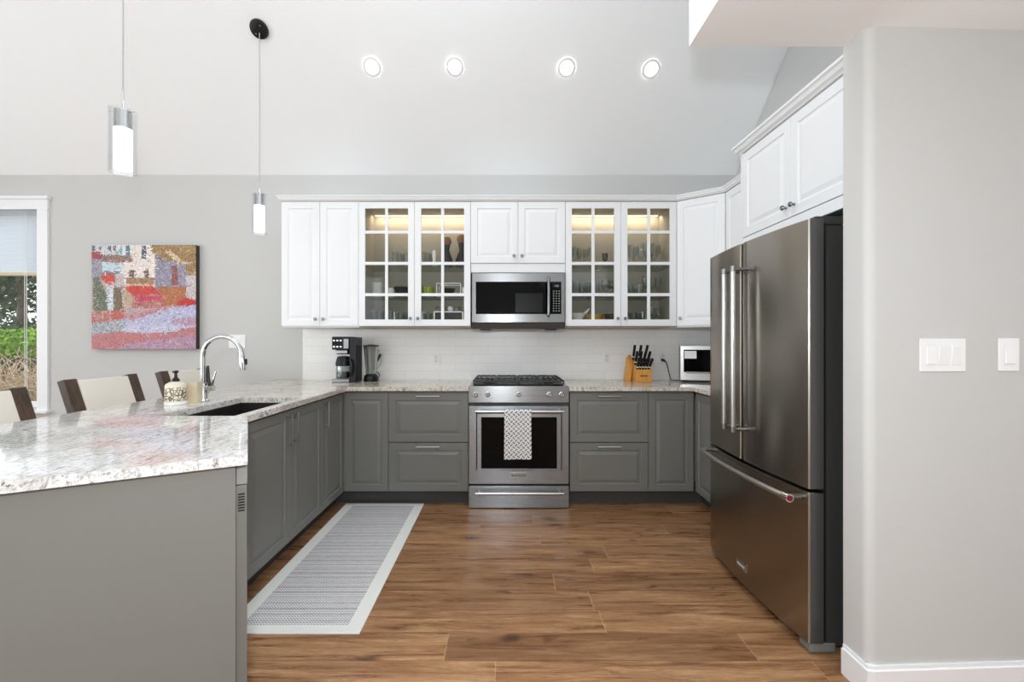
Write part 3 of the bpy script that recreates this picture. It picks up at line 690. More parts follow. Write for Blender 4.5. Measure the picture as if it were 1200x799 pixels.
# oven door with recessed window
od = MB(); 
def ringed(mb, rings):
    R_ = []
    for (x0, x1, z0, z1, y) in rings:
        R_.append([mb.bm.verts.new(p) for p in ((x0, y, z0), (x1, y, z0), (x1, y, z1), (x0, y, z1))])
    for A, B in zip(R_, R_[1:]):
        for k in range(4): mb.bm.faces.new((A[k], A[(k+1) % 4], B[(k+1) % 4], B[k]))
    mb.bm.faces.new(R_[0][::-1]); return R_
X0, X1 = (563.8-CX)/154.9-RX, (652.9-CX)/154.9-RX; Z0, Z1 = CAMZ-149.5/154.9, CAMZ-89/154.9
ringed(od, [(-HW, HW, 0.186, 0.775, 0.03), (-HW, HW, 0.186, 0.775, 0.003), (-HW+0.003, HW-0.003, 0.189, 0.772, 0.0), (X0-0.038, X1+0.038, Z0-0.012, Z1+0.036, 0.0), (X0-0.030, X1+0.030, Z0-0.008, Z1+0.026, 0.010), (X0, X1, Z0, Z1, 0.010), (X0, X1, Z0, Z1, 0.016)])
odo = od.build('oven_door', M['steeld'], rg)
MB().box(X0-0.002, X1+0.002, 0.014, 0.018, Z0-0.002, Z1+0.002).build('oven_window', M['bglass'], odo)
def barx(parent, x0, x1, z, off, r):
    m = MB().tube([(x0, -off, z), (x1, -off, z)], r, 14)
    for x in (x0+0.025, x1-0.025): m.tube([(x, 0.002, z), (x, -off, z)], r*0.8, 10)
    return m.build('handle', M['chrome'] if False else M['nickel'], parent, True)
barx(odo, -0.325, 0.335, 0.742, 0.055, 0.011)
dr = MB().box(-HW, HW, 0.0, 0.03, 0.006, 0.170, 0.002).build('warming_drawer', M['steeld'], rg)
barx(dr, -0.325, 0.335, 0.128, 0.045, 0.010)
def text(txt, size, mtl, parent, mw, ext=0.0008):
    cu = bpy.data.curves.new('lettering', 'FONT'); cu.body = txt; cu.size = size; cu.extrude = ext; cu.align_x = 'CENTER'; cu.align_y = 'CENTER'
    ob = bpy.data.objects.new('t', cu); me = bpy.data.meshes.new_from_object(ob); bpy.data.objects.remove(ob)
    o = bpy.data.objects.new('lettering', me); C.objects.link(o); me.materials.append(mtl); me.transform(mw); o.parent = parent; return o
bz = CAMZ-156.8/154.9
bd = MB().box(-0.066, 0.066, -0.004, 0.0, bz-0.0215+0.0, bz+0.0215, 0.002).build('badge', M['chrome'], odo)
MB().box(-0.060, 0.060, -0.0048, -0.0035, bz-0.015, bz+0.015).build('badge_plate', mat('badge_grey', lin((170, 168, 164)), 0.4), bd)
text('KitchenAid', 0.024, M['black'], bd, Matrix.Translation((0, -0.0052, bz)) @ Matrix.Rotation(pi/2, 4, 'X'))
# towel
def cgrid(name, mtl, nx, nz, posf, colf, parent=None):
    me = bpy.data.meshes.new(name); vs = [posf(i/nx, j/nz) for j in range(nz+1) for i in range(nx+1)]
    fs = [(j*(nx+1)+i, j*(nx+1)+i+1, (j+1)*(nx+1)+i+1, (j+1)*(nx+1)+i) for j in range(nz) for i in range(nx)]
    me.from_pydata(vs, [], fs); at = me.color_attributes.new('Col', 'FLOAT_COLOR', 'CORNER'); buf = []
    for j in range(nz):
        for i in range(nx): buf += [*colf((i+.5)/nx, (j+.5)/nz), 1.0]*4
    at.data.foreach_set('color', buf); me.materials.append(mtl); me.update()
    o = bpy.data.objects.new(name, me); C.objects.link(o)
    if parent: o.parent = parent
    return o
TW = 0.196; TX = (606.5-CX)/154.9; ty = RY-0.055
def tpos(u, v):    # v 0 bottom front .. 1 over the bar .. back
    if v < 0.80: z = 0.392+(0.745-0.392)*(v/0.80); y = -0.0135-0.004*sin(u*9)*(1-v)-0.003*(1-v); 
    elif v < 0.86: a = (v-0.80)/0.06*pi; z = 0.745+0.0135*sin(a); y = -0.0135*cos(a)
    else: z = 0.745-(v-0.86)/0.14*0.10; y = 0.0135
    return (TX+(u-0.5)*TW*(1+0.04*(1-v)), ty+y, z)
def tcol(u, v):
    # tread-plate dashes: alternating directions on a checkerboard turned by 45 degrees
    x = u*TW/0.0245; z = v*0.44/0.0245; p = (x+z)/1.414; q = (x-z)/1.414
    ip = math.floor(p); iq = math.floor(q); a = p-ip-.5; b = q-iq-.5
    if (ip+iq) % 2: a, b = b, a
    return lin((36, 34, 36)) if abs(a) < 0.43 and abs(b) < 0.135 else lin((236, 235, 234))
tw = cgrid('dish_towel', M['towel'], 96, 210, tpos, tcol)
tag(tw, 'white dish towel with black dashes folded over the oven handle', 'towel')
sm = tw.modifiers.new('thick', 'SOLIDIFY'); sm.thickness = 0.002

# ------------------------------------------------------------ microwave
MY = F/144.3
mw = thing('microwave_oven', 'stainless steel over-the-range microwave with black glass door', 'microwave', ((607.5-CX)/144.3, MY, 0))
hm = 0.379; zt0, zb0 = PZ(319.7, MY), PZ(385.5, MY)
MB().box(-hm, hm, 0.03, 0.42, zb0+0.008, zt0, 0.003).build('body', M['fbody'], mw)
def MX(px): return (px-607.5)/144.3
fr = MB(); zfb = PZ(378, MY)
ringed(fr, [(-hm, hm, zfb, zt0, 0.03), (-hm, hm, zfb, zt0, 0.004), (-hm+0.004, hm-0.004, zfb+0.003, zt0-0.004, 0.0), (MX(557.6), MX(657.8), PZ(368, MY), PZ(330, MY), 0.0), (MX(557.6), MX(657.8), PZ(368, MY), PZ(330, MY), 0.008)])
M['msteel'] = brushed('microwave_steel', (0.26, 0.265, 0.27), 0.3, 'x')
fr.build('front_frame', M['msteel'], mw)
dd = MB().box(MX(557.4), MX(639.5), 0.002, 0.012, PZ(368.2, MY), PZ(329.8, MY)).build('door_window', M['bglass'], mw)
MB().box(MX(604), MX(636), 0.0015, 0.0022, PZ(366, MY), PZ(343.5, MY)).build('mesh_screen', mat('dark_mesh', (0.004, 0.004, 0.004), 0.3, 0, 0.15), dd)
hb = MB(); hz0, hz1 = PZ(371.5, MY), PZ(324, MY)
hb.tube([(MX(642.5), 0.0, hz1-0.01), (MX(642.5), -0.034, hz1-0.018), (MX(642.5), -0.042, (hz0+hz1)/2), (MX(642.5), -0.034, hz0+0.018), (MX(642.5), 0.0, hz0+0.01)], 0.0125, 14)
hb.build('handle', M['steel'], mw, True)
kp = MB().box(MX(646.5), MX(657.8), 0.001, 0.012, PZ(368, MY), PZ(330, MY)).build('keypad', M['bglass'], mw)
kk = MB()
for r in range(9):
    for c in range(3):
        z = PZ(341+r*2.9, MY); x = MX(648.8+c*3.2); kk.box(x-0.0045, x+0.0045, 0.0002, 0.0012, z-0.003, z+0.003)
kk.build('key_marks', mat('key_print', lin((190, 190, 190)), 0.5), kp)
text('1:03', 0.022, mat('display_digits', (0.5, 0.6, 0.6), 0.5), kp, Matrix.Translation((MX(652), 0.0005, PZ(335, MY))) @ Matrix.Rotation(pi/2, 4, 'X'), 0.0004)
vb = MB(); yz_prism(vb, -hm, hm, [(0.0, zfb-0.002), (0.012, zb0+0.004), (0.05, zb0), (0.05, zfb-0.002)])
vb.build('lower_vent', mat('vent_steel', (0.06, 0.06, 0.06), 0.35, 0.4), mw)
for x in (-0.27, 0.27): MB().box(x-0.045, x+0.045, 0.05, 0.15, zb0-0.008, zb0+0.008, 0.003).build('grease_filter', M['black'], mw)

# ------------------------------------------------------------ refrigerator
FX, FY0, FY1 = 1.216, 1.785, 2.662
fg = thing('refrigerator', 'dark stainless french-door refrigerator with bottom freezer drawer', 'refrigerator', (FX, FY1, 0), -pi/2)
FW = FY1-FY0     # local x runs toward the camera, y into the cabinet
MB().box(0.012, FW-0.012, 0.072, 0.76, 0.035, 1.735, 0.004).build('body', M['fbody'], fg)
def bow(x): return 0.030*(1-((x/FW-0.5)*2)**2)
def fdoor(x0, x1, z0, z1, name):
    m = MB(); n = 14; xs = [x0+(x1-x0)*k/n for k in range(n+1)]; r = 0.006
    out = [(x0, 0.060)]+[(x0, 0.006-bow(x0)+0.004)]+[(x, -bow(x)) for x in xs[1:-1]]+[(x1-0.003, 0.0002-bow(x1)), (x1, 0.005-bow(x1)), (x1, 0.060)]
    m.prism(out, z0+r*0.3, z1-r*0.3)
    m.prism([(x+(0.003 if x < (x0+x1)/2 else -0.003), y+0.003 if y < 0.05 else y) for x, y in out], z0, z1)
    return m.build(name, M['fsteel'], fg, True, angle=20)
ms = FY1-2.245
fd1 = fdoor(0.0, ms-0.002, 0.672, 1.757, 'door'); fd2 = fdoor(ms+0.002, FW, 0.672, 1.757, 'door'); fd3 = fdoor(0.0, FW, 0.052, 0.658, 'freezer_drawer')
for dd_, z0, z1 in ((fd2, 0.674, 1.755), (fd3, 0.055, 0.655)):
    MB().box(FW-0.0005, FW+0.001, 0.008, 0.060, z0, z1).build('edge_strip', M['fside'], dd_)
MB().box(0.006, FW-0.006, 0.060, 0.073, 0.06, 1.745).build('door_seal', M['black'], fg)
def fbar(dd_, x, z0, z1):
    y = -bow(x)-0.062
    m = MB().tube([(x, y, z0), (x, y, z1)], 0.0125, 16).build('handle', M['nickel'], dd_, True)
    q = MB()
    for z in (z0+0.012, z1-0.012):
        q.tube([(x, -bow(x)+0.001, z), (x, y, z)], 0.009, 12); q.tube([(x, y, z-0.014), (x, y, z+0.014)], 0.0155, 16)
    q.build('handle_mount', M['knobm'], m, True)
fbar(fd1, ms-0.045, 0.82, 1.635); fbar(fd2, ms+0.045, 0.82, 1.635)
hp = []
for k in range(15):
    x = 0.035+(FW-0.07)*k/14; hp.append((x, -bow(x)-0.062 if 0 < k < 14 else -bow(x)-0.055, 0.630))
hh = MB().tube(hp, 0.0125, 16).build('handle', M['nickel'], fd3, True)
q = MB()
for x in (0.04, FW-0.04):
    q.tube([(x, -bow(x)+0.001, 0.63), (x, -bow(x)-0.058, 0.63)], 0.012, 12)
q.build('handle_mount', M['knobm'], hh, True)
xe_ = FW-0.030
MB().tube([(xe_-0.02, -bow(xe_)-0.062, 0.63), (xe_+0.012, -bow(xe_)-0.060, 0.63)], 0.017, 16).build('end_cap', M['chrome'], hh, True)
MB().tube([(xe_+0.0118, -bow(xe_)-0.060, 0.63), (xe_+0.0145, -bow(xe_)-0.060, 0.63)], 0.012, 16).build('red_medallion', M['red'], hh, True)
bx = FW/2-0.01; 
bd = MB().box(bx-0.045, bx+0.045, -bow(bx)-0.004, -bow(bx)+0.001, 0.125, 0.165, 0.0015).build('badge', M['chrome'], fd3)
MB().box(bx-0.040, bx+0.040, -bow(bx)-0.0046, -bow(bx)-0.003, 0.130, 0.160).build('badge_plate', mat('badge_dark', lin((86, 82, 76)), 0.4), bd)
text('KitchenAid', 0.015, M['white'], bd, Matrix.Translation((bx, -bow(bx)-0.005, 0.145)) @ Matrix.Rotation(pi/2, 4, 'X'))
for x in (0.05, FW-0.05): MB().box(x-0.05, x+0.045, 0.03, 0.15, 1.736, 1.770, 0.008).build('hinge_cover', M['fbody'], fg)
for x in (0.045, FW-0.045):
    q = MB(); q.box(x-0.035, x+0.035, 0.012, 0.12, 0.008, 0.052, 0.01); q.build('foot_cover', M['plast'], fg)
    MB().tube([(x-0.012, 0.05, 0.011), (x+0.012, 0.05, 0.011)], 0.011, 12).build('roller', M['white'], fg, True)

# ------------------------------------------------------------ pendants and recessed lights
nrm = Vector((0, -SL, -1)).normalized()
def slope_frame(x, y):
    z = ZC+SL*(YW-y); zax = nrm; xax = Vector((1, 0, 0)); yax = zax.cross(xax)
    m = Matrix((xax, yax, zax)).transposed().to_4x4(); m.translation = Vector((x, y, z)); return m
def pendant(x, y, ztop, label):
    t = thing('pendant_light', label, 'lamp', (x, y, 0), group=None)
    zc = ZC+SL*(YW-y); mf = slope_frame(0, y); mf.translation = Vector((0, 0, zc))
    c = MB().lathe([(0, 0.0), (0.062, 0.0), (0.064, 0.004), (0.060, 0.018), (0.052, 0.022), (0, 0.022)], n=28, M=mf).build('canopy', M['black'], t, True)
    for a in (0.8, 3.9): MB().lathe([(0, 0.0222), (0.006, 0.0222), (0.005, 0.027), (0, 0.028)], n=10, M=mf @ Matrix.Translation((0.034*cos(a), 0.034*sin(a), 0))).build('screw', M['chrome'], c, True)
    MB().tube([(0, 0, zc-0.03), (0.002, 0, (zc+ztop)/2), (0, 0, ztop)], 0.0028, 8).build('cord', mat('clear_cable', lin((175, 178, 180)), 0.35), t, True)
    zl = ztop
    MB().lathe([(0, zl+0.10), (0.004, zl+0.10), (0.0045, zl+0.01), (0.010, zl), (0.034, zl-0.003), (0.034, zl-0.085), (0, zl-0.085)], n=24).tube([(-0.052, 0, zl-0.006), (0.052, 0, zl-0.006)], 0.0025, 8).build('socket', M['chrome'], t, True)
    MB().lathe([(0, zl-0.0855), (0.0345, zl-0.0855), (0.0345, zl-0.27), (0.030, zl-0.273), (0, zl-0.273)], n=24).build('light_rod', M['rod'], t, True)
    MB().lathe([(0.0535, zl-0.002), (0.0535, zl-0.285), (0.049, zl-0.285), (0.049, zl-0.002), (0.0535, zl-0.002)], n=32).build('glass_cylinder', M['pglass'], t, True)
    l = bpy.data.lights.new('pendant_bulb', 'POINT'); l.energy = 0.3; l.shadow_soft_size = 0.04; l.color = (1, 0.95, 0.9)
    lo = bpy.data.objects.new('pendant_bulb', l); C.objects.link(lo); lo.location = (x, y, zl-0.34)
pendant(-1.76, 3.19, 2.322, 'glass cylinder pendant lamp nearer the white wall cabinets, its round canopy in view')
pendant(-1.75, 2.04, 2.322, 'glass cylinder pendant lamp hanging nearest the camera, larger of the two')
labs = ['first recessed ceiling light, above the solid-door cabinet side', 'second recessed ceiling light, just window-side of the range', 'third recessed ceiling light, just fridge-side of the range', 'fourth recessed ceiling light, closest to the bulkhead']
for (px, py), lb in zip(((436, 78.5), (533, 78.5), (664, 79.5), (763, 81)), labs):
    q = (CY-py)/F; y = (ZC-CAMZ+SL*YW)/(q+SL); x = (px-CX)*y/F
    t = thing('recessed_light', lb, 'lamp', (x, y, ZC+SL*(YW-y)), group='recessed lights in the sloped ceiling')
    mf = slope_frame(0, y); mf.translation = Vector((0, 0, 0))
    MB().lathe([(0.068, 0.0), (0.068, 0.004), (0.050, 0.006), (0.048, 0.0)], n=32, M=mf).build('trim_ring', M['white'], t, True)
    MB().lathe([(0, 0.0005), (0.048, 0.0005), (0.046, 0.003), (0, 0.0035)], n=32, M=mf).build('lens', M['bulb'], t, True)
    l = bpy.data.lights.new('spot', 'SPOT'); l.energy = 1.0; l.spot_size = radians(110); l.spot_blend = 1; l.shadow_soft_size = 0.05; l.color = (1, 0.96, 0.9)
    lo = bpy.data.objects.new('recessed_spot', l); C.objects.link(lo); lo.location = Vector((x, y, ZC+SL*(YW-y)))+nrm*0.02
    lo.rotation_euler = (0, 0, 0)

# ------------------------------------------------------------ painting
pr_ = random.Random(11)
def pcol():
    n = 150; img = [[None]*n for _ in range(n)]
    def U_(x): return (x-50)/720.0
    def V_(y): return (y-45)/715.0
    base = lin
    def fill(poly, cols, jit=0.12, stroke=(3, 1), den=1.0):
        P = [(U_(x)*n, V_(y)*n) for x, y in poly]
        x0 = max(0, int(min(p[0] for p in P))); x1 = min(n-1, int(max(p[0] for p in P))+1); y0 = max(0, int(min(p[1] for p in P))); y1 = min(n-1, int(max(p[1] for p in P))+1)
        def inside(x, y):
            c = False; j = len(P)-1
            for i in range(len(P)):
                if (P[i][1] > y) != (P[j][1] > y) and x < (P[j][0]-P[i][0])*(y-P[i][1])/(P[j][1]-P[i][1])+P[i][0]: c = not c
                j = i
            return c
        for y in range(y0, y1+1):
            for x in range(x0, x1+1):
                if not inside(x+.5, y+.5) or pr_.random() > den: continue
                c = pr_.choice(cols); k = 1+pr_.uniform(-jit, jit)*0.7; c = tuple(0.5*a+0.5*sum(q[i] for q in cols)/len(cols) for i, a in enumerate(c))
                for dy in range(stroke[1]):
                    for dx in range(stroke[0]):
                        xx, yy = x+dx, y+dy
                        if xx < n and yy < n and inside(xx+.5, yy+.5): img[yy][xx] = tuple(min(1, v*k) for v in c)
    R = lambda x0, y0, x1, y1: [(x0, y0), (x1, y0), (x1, y1), (x0, y1)]
    L_ = lambda *c: [lin(v) for v in c]
    fill(R(40, 40, 780, 770), L_((200, 170, 165), (170, 150, 160)))
    fill(R(40, 40, 260, 130), L_((206, 210, 214), (190, 200, 212), (225, 222, 215)))
    fill([(230, 40), (490, 40), (490, 330), (260, 330)], L_((232, 222, 214), (240, 232, 225), (224, 208, 204)), 0.06)
    fill(R(50, 45, 60, 280), L_((150, 160, 190)))
    for x in (55, 100, 165, 200): fill(R(x, 48, x+18, 82), L_((90, 90, 110), (120, 110, 120)))
    fill(R(245, 48, 262, 110), L_((90, 170, 190), (120, 190, 205))); fill(R(285, 48, 315, 125), L_((110, 150, 175), (80, 120, 150)))
    fill(R(395, 50, 425, 140), L_((90, 100, 120), (60, 70, 80)))
    fill([(50, 95), (120, 95), (120, 140), (50, 140)], L_((170, 60, 80), (190, 90, 100), (110, 60, 70)))
    fill([(120, 105), (330, 120), (330, 165), (120, 160)], L_((120, 90, 80), (170, 110, 110), (90, 90, 70), (190, 170, 160)), den=.8)
    fill(R(50, 140, 120, 190), L_((215, 215, 225), (120, 110, 130), (90, 80, 100)), stroke=(1, 3))
    fill(R(50, 190, 130, 290), L_((150, 150, 165), (110, 110, 130), (190, 185, 190)))
    fill([(120, 160), (260, 175), (260, 235), (120, 225)], L_((205, 225, 232), (150, 185, 200), (225, 235, 238)), stroke=(1, 3))
    fill(R(130, 225, 250, 300), L_((100, 100, 115), (150, 150, 160)))
    fill([(110, 255), (190, 235), (215, 300), (180, 320), (130, 295)], L_((214, 84, 62), (196, 70, 56)))
    fill(R(215, 240, 270, 480), L_((200, 190, 190), (170, 160, 165), (215, 205, 200)))
    fill([(60, 270), (100, 265), (150, 380), (160, 500), (60, 500)], L_((80, 96, 72), (112, 124, 96), (60, 70, 56), (150, 150, 130)), stroke=(1, 3))
    fill([(150, 320), (200, 310), (215, 400), (200, 490), (160, 490)], L_((210, 218, 225), (190, 205, 220), (230, 228, 225)))
    fill([(200, 340), (250, 330), (265, 480), (200, 500)], L_((84, 100, 78), (120, 120, 90), (150, 90, 80)), stroke=(1, 3))
    fill([(265, 340), (330, 350), (330, 480), (265, 490)], L_((190, 165, 140), (170, 140, 120), (205, 185, 165)))
    for x in (308, 408): fill(R(x, 215, x+34, 285), L_((120, 90, 90), (80, 60, 70), (160, 120, 110)))
    fill(R(290, 270, 482, 320), L_((170, 110, 80), (120, 70, 60), (140, 130, 70), (200, 180, 150)), stroke=(1, 2))
    fill(R(280, 312, 490, 328), L_((220, 190, 160)))
    fill(R(485, 60, 530, 170), L_((120, 112, 130), (90, 90, 90), (160, 140, 140)))
    fill(R(488, 150, 700, 340), L_((160, 158, 178), (190, 185, 200), (130, 125, 150), (110, 100, 120)), 0.2)
    fill(R(600, 195, 645, 320), L_((150, 70, 70), (110, 60, 66), (170, 120, 110)))
    fill([(450, 45), (780, 45), (780, 260), (700, 250), (690, 170), (560, 150), (470, 100)], L_((150, 110, 60), (190, 150, 90), (100, 90, 50), (205, 180, 140), (120, 80, 50)), 0.25, (2, 1))
    fill([(560, 90), (600, 90), (680, 160), (760, 165), (690, 180), (620, 150)], L_((215, 195, 165)))
    fill(R(700, 250, 775, 420), L_((214, 216, 222), (200, 205, 215), (190, 150, 130)), 0.06)
    fill(R(500, 330, 705, 465), L_((190, 110, 72), (170, 90, 60), (205, 140, 90), (150, 100, 70)), 0.15)
    fill([(280, 345), (300, 325), (470, 328), (530, 385), (330, 388)], L_((204, 62, 62), (218, 78, 70), (190, 50, 54)), 0.08)
    fill(R(330, 388, 545, 480), L_((190, 70, 80), (150, 60, 60), (120, 80, 60), (210, 120, 120), (230, 200, 190)), 0.2)
    fill([(360, 400), (530, 395), (545, 425), (370, 430)], L_((190, 40, 80), (210, 80, 110)))
    fill([(640, 440), (700, 405), (775, 425), (775, 460), (650, 462)], L_((206, 52, 48), (190, 44, 44)), 0.08)
    fill([(50, 505), (180, 495), (180, 600), (50, 600)], L_((190, 70, 60), (206, 196, 190), (160, 60, 56)), 0.15)
    fill([(185, 500), (270, 490), (270, 550), (185, 560)], L_((180, 70, 60), (200, 120, 110)))
    fill([(180, 580), (560, 470), (780, 455), (780, 620), (300, 630), (180, 640)], L_((170, 172, 210), (200, 202, 226), (146, 140, 186), (220, 222, 236)), 0.08, (5, 1))
    fill([(270, 540), (560, 470), (640, 464), (330, 560)], L_((206, 150, 160), (180, 110, 120)), 0.1, (4, 1), 0.7)
    fill([(50, 585), (280, 560), (300, 600), (200, 650), (50, 660)], L_((196, 206, 216), (120, 130, 140), (222, 222, 224), (90, 90, 100)), 0.1, (3, 1))
    fill([(50, 660), (200, 645), (300, 630), (780, 612), (780, 770), (50, 770)], L_((206, 110, 84), (186, 92, 80), (180, 140, 160), (214, 134, 100), (160, 140, 176)), 0.1, (7, 1))
    fill([(300, 600), (700, 590), (640, 640), (420, 650), (250, 640)], L_((196, 200, 226), (170, 172, 206), (220, 214, 224)), 0.06, (7, 1))
    fill([(470, 700), (780, 660), (780, 770), (200, 770), (300, 720)], L_((150, 126, 166), (190, 110, 110), (170, 150, 190), (200, 180, 190)), 0.12, (5, 1))
    fill(R(600, 540, 780, 600), L_((190, 130, 150), (150, 100, 120), (200, 200, 220)), 0.1, (3, 1), 0.5)
    # painterly edges: short brush dabs carry neighbouring colour across each border
    src = [row[:] for row in img]
    for _ in range(3000):
        x = pr_.randrange(n); y = pr_.randrange(n); a = pr_.choice(((1, 0), (1, 0), (0, 1), (1, 1), (1, -1))); ln = pr_.randint(2, 5)
        sx = min(n-1, max(0, x+pr_.randint(-3, 3))); sy = min(n-1, max(0, y+pr_.randint(-3, 3))); c = src[sy][sx]
        if c is None: continue
        k = pr_.uniform(0.5, 1.3); c = tuple(min(1, v*k+0.02) for v in c)
        for q in range(ln):
            xx = x+a[0]*q; yy = y+a[1]*q
            if 0 <= xx < n and 0 <= yy < n: img[yy][xx] = c
    return img, n
img, n_ = pcol()
px0, px1, pz0, pz1 = -3.70, -2.767, PZ(409, 522/131), PZ(287, 522/131)
pt = thing('wall_painting', 'square canvas painting of a village street with red awnings on the grey wall', 'painting', ((px0+px1)/2, YW, pz0))
hwp = (px1-px0)/2; hp_ = pz1-pz0
MB().box(-hwp, hwp, -0.048, -0.001, 0, hp_).build('stretched_canvas', mat('canvas_edge_dark', lin((58, 48, 44)), 0.7), pt)
cgrid('painted_front', M['art'], n_, n_, lambda u, v: (-hwp+2*hwp*u, -0.0485, hp_*v), lambda u, v: img[min(n_-1, int((1-v)*n_))][int(u*n_)] or lin((180, 160, 160)), pt)

# ------------------------------------------------------------ rug
rg_ = MB().box(-0.303, 0.303, -0.77, 0.77, 0.0, 0.008, 0.003)
tag(rg_.build('runner_rug', M['rug'], loc=(-0.931, 2.69, 0.0005)), 'pale grey woven runner rug with plain off-white border on the wood floor', 'rug')

# ------------------------------------------------------------ outlets and switches
def outlet(px, py, label, y=YW-0.0085, w=0.07, h=0.115):
    Y = y; t = thing('power_outlet', label, 'outlet', (PX(px, Y), Y, PZ(py, Y)))
    MB().box(-w/2, w/2, -0.005, 0, -h/2, h/2, 0.0015).build('cover_plate', M['white'], t)
    f_ = MB().box(-0.017, 0.017, -0.0065, -0.0045, -0.035, 0.035, 0.0008).build('socket_face', M['whiteg'], t)
    sl_ = MB()
    for zz in (-0.019, 0.019):
        for xx in (-0.006, 0.006): sl_.box(xx-0.001, xx+0.001, -0.007, -0.006, zz-0.004, zz+0.004)
    sl_.build('slot_marks', M['black'], f_)
    return t
outlet(511, 420.5, 'white outlet alone on the tiles between blender and range')
outlet(711, 419.5, 'white outlet on the tiles between range and knife block')
outlet(447, 420, 'white outlet beside the blender, cord plugged in')
outlet(776.5, 419, 'white outlet with the toaster oven cord plugged in')
t = thing('light_switch', 'white double switch plate on the grey wall behind the faucet', 'switch', (PX(278, YW), YW, PZ(400, YW)))
MB().box(-0.075, 0.075, -0.005, 0, -0.06, 0.06, 0.0015).build('cover_plate', M['white'], t)
for x in (-0.023, 0.023): MB().box(x-0.016, x+0.016, -0.008, -0.0045, -0.033, 0.033, 0.001).build('rocker', M['white'], t)
def stubpt(px):
    # point on the front face of the short wall
    a = Vector((cx0+0.03, cy0)); b = Vector((1.877, 1.611)); k = (px-CX)/F
    s_ = (k*a.y-a.x)/((b.x-a.x)-k*(b.y-a.y)); return a+(b-a)*s_
ra = math.atan2(0.021, 1.877-cx0-0.03)
def sw_plate(px0_, px1_, n, label, py=416):
    a = stubpt((px0_+px1_)/2); w_ = (stubpt(px1_)-stubpt(px0_)).length; z = CAMZ-(py-CY)*a.y/F
    t = thing('light_switch', label, 'switch', (a.x, a.y, z), ra)
    MB().box(-w_/2, w_/2, -0.006, 0.0, -0.059, 0.059, 0.002).build('cover_plate', M['white'], t)
    for k in range(n):
        x = (k-(n-1)/2)*0.046
        r = MB(); tilt = -4 if k == 0 else 5
        MB().box(-0.0185, 0.0185, -0.0068, -0.0058, -0.036, 0.036, 0.0004, rot=Matrix.Translation((x, 0, 0))).build('switch_surround', M['whiteg'], t)
        r.box(-0.0165, 0.0165, -0.010, -0.004, -0.033, 0.033, 0.001, rot=Matrix.Translation((x, 0, 0)) @ Matrix.Rotation(radians(tilt), 4, 'X')).build('rocker', M['white'], t)
    return t
sw_plate(1077, 1130, 3, 'white triple light switch plate on the short grey wall')
sw_plate(1169, 1192.5, 1, 'white single light switch plate on the short grey wall', 415.5)

# ------------------------------------------------------------ coffee maker, blender, knife block, toaster oven
ZT = 0.9205
cm = thing('coffee_maker', 'black and steel drip coffee maker with glass carafe on the corner worktop', 'coffee maker', (-1.358, 3.83, ZT))
MB().box(-0.10, 0.045, -0.09, 0.09, 0.0, 0.028, 0.004).build('base', M['steel'], cm)
MB().box(0.046, 0.10, -0.08, 0.09, 0.0, 0.38, 0.006).build('water_tank', M['black'], cm)
hd = MB().box(-0.10, 0.045, -0.085, 0.09, 0.275, 0.385, 0.006).build('brew_head', M['black'], cm)
MB().box(0.0, 0.04, -0.0865, -0.084, 0.285, 0.365).build('steel_panel', M['steel'], hd)
MB().box(-0.09, -0.012, -0.0865, -0.084, 0.29, 0.37).build('control_display', M['bglass'], hd)
for x in (-0.08, -0.052, -0.024):
    for z in (0.30, 0.352): MB().box(x-0.008, x+0.008, -0.0885, -0.086, z-0.006, z+0.006, 0.001).build('button', M['chrome'], hd)
MB().lathe([(0, 0.275), (0.066, 0.275), (0.060, 0.235), (0, 0.235)], (-0.028, 0, 0), 24).build('filter_basket', M['black'], cm, True)
MB().box(-0.075, 0.025, -0.070, -0.060, 0.243, 0.268).build('basket_band', M['steel'], cm)
cf = MB().lathe([(0, 0.030), (0.062, 0.030), (0.066, 0.04), (0.064, 0.12), (0.056, 0.165), (0.054, 0.165), (0.061, 0.12), (0.063, 0.042), (0, 0.034)], (-0.028, -0.005, 0), 28).build('carafe', M['gware'], cm, True)
MB().lathe([(0.0665, 0.135), (0.066, 0.165), (0.060, 0.19), (0.052, 0.215), (0, 0.222)], (-0.028, -0.005, 0), 28).build('carafe_collar', M['black'], cf, True)
MB().tube([(0.028, -0.04, 0.19), (0.060, -0.095, 0.185), (0.075, -0.10, 0.14), (0.070, -0.095, 0.08), (0.058, -0.075, 0.055)], [0.010, 0.011, 0.011, 0.010, 0.008], 10).build('carafe_handle', M['black'], cf, True)
MB().lathe([(0, 0.035), (0.059, 0.035), (0.061, 0.045), (0.060, 0.085), (0, 0.085)], (-0.028, -0.005, 0), 24).build('coffee', mat('coffee', (0.03, 0.015, 0.008), 0.2), cf, True)

bl_ = thing('jug_blender', 'glass jug blender with black lid and base next to the coffee maker', 'blender', (-1.170, 3.885, ZT))
MB().lathe([(0, 0), (0.062, 0), (0.064, 0.006), (0.058, 0.045), (0.045, 0.058), (0, 0.060)], n=28).build('base', M['black'], bl_, True)
MB().lathe([(0.04, 0.061), (0.043, 0.065), (0.062, 0.295), (0.064, 0.300), (0.061, 0.300), (0.058, 0.294), (0.040, 0.068), (0, 0.064)], n=28).build('jug', M['gware'], bl_, True)
j = MB()
for k in range(8):
    a = k*pi/4+0.2; j.tube([(0.043*cos(a), 0.043*sin(a), 0.07), (0.060*cos(a), 0.060*sin(a), 0.285)], 0.0018, 6)
j.build('jug_ribs', mat('steel_rib', (0.45, 0.45, 0.43), 0.3, 0.8), bl_, True)
MB().lathe([(0, 0.301), (0.067, 0.301), (0.067, 0.312), (0.030, 0.314), (0.026, 0.318), (0, 0.318)], n=28).build('lid', M['black'], bl_, True)
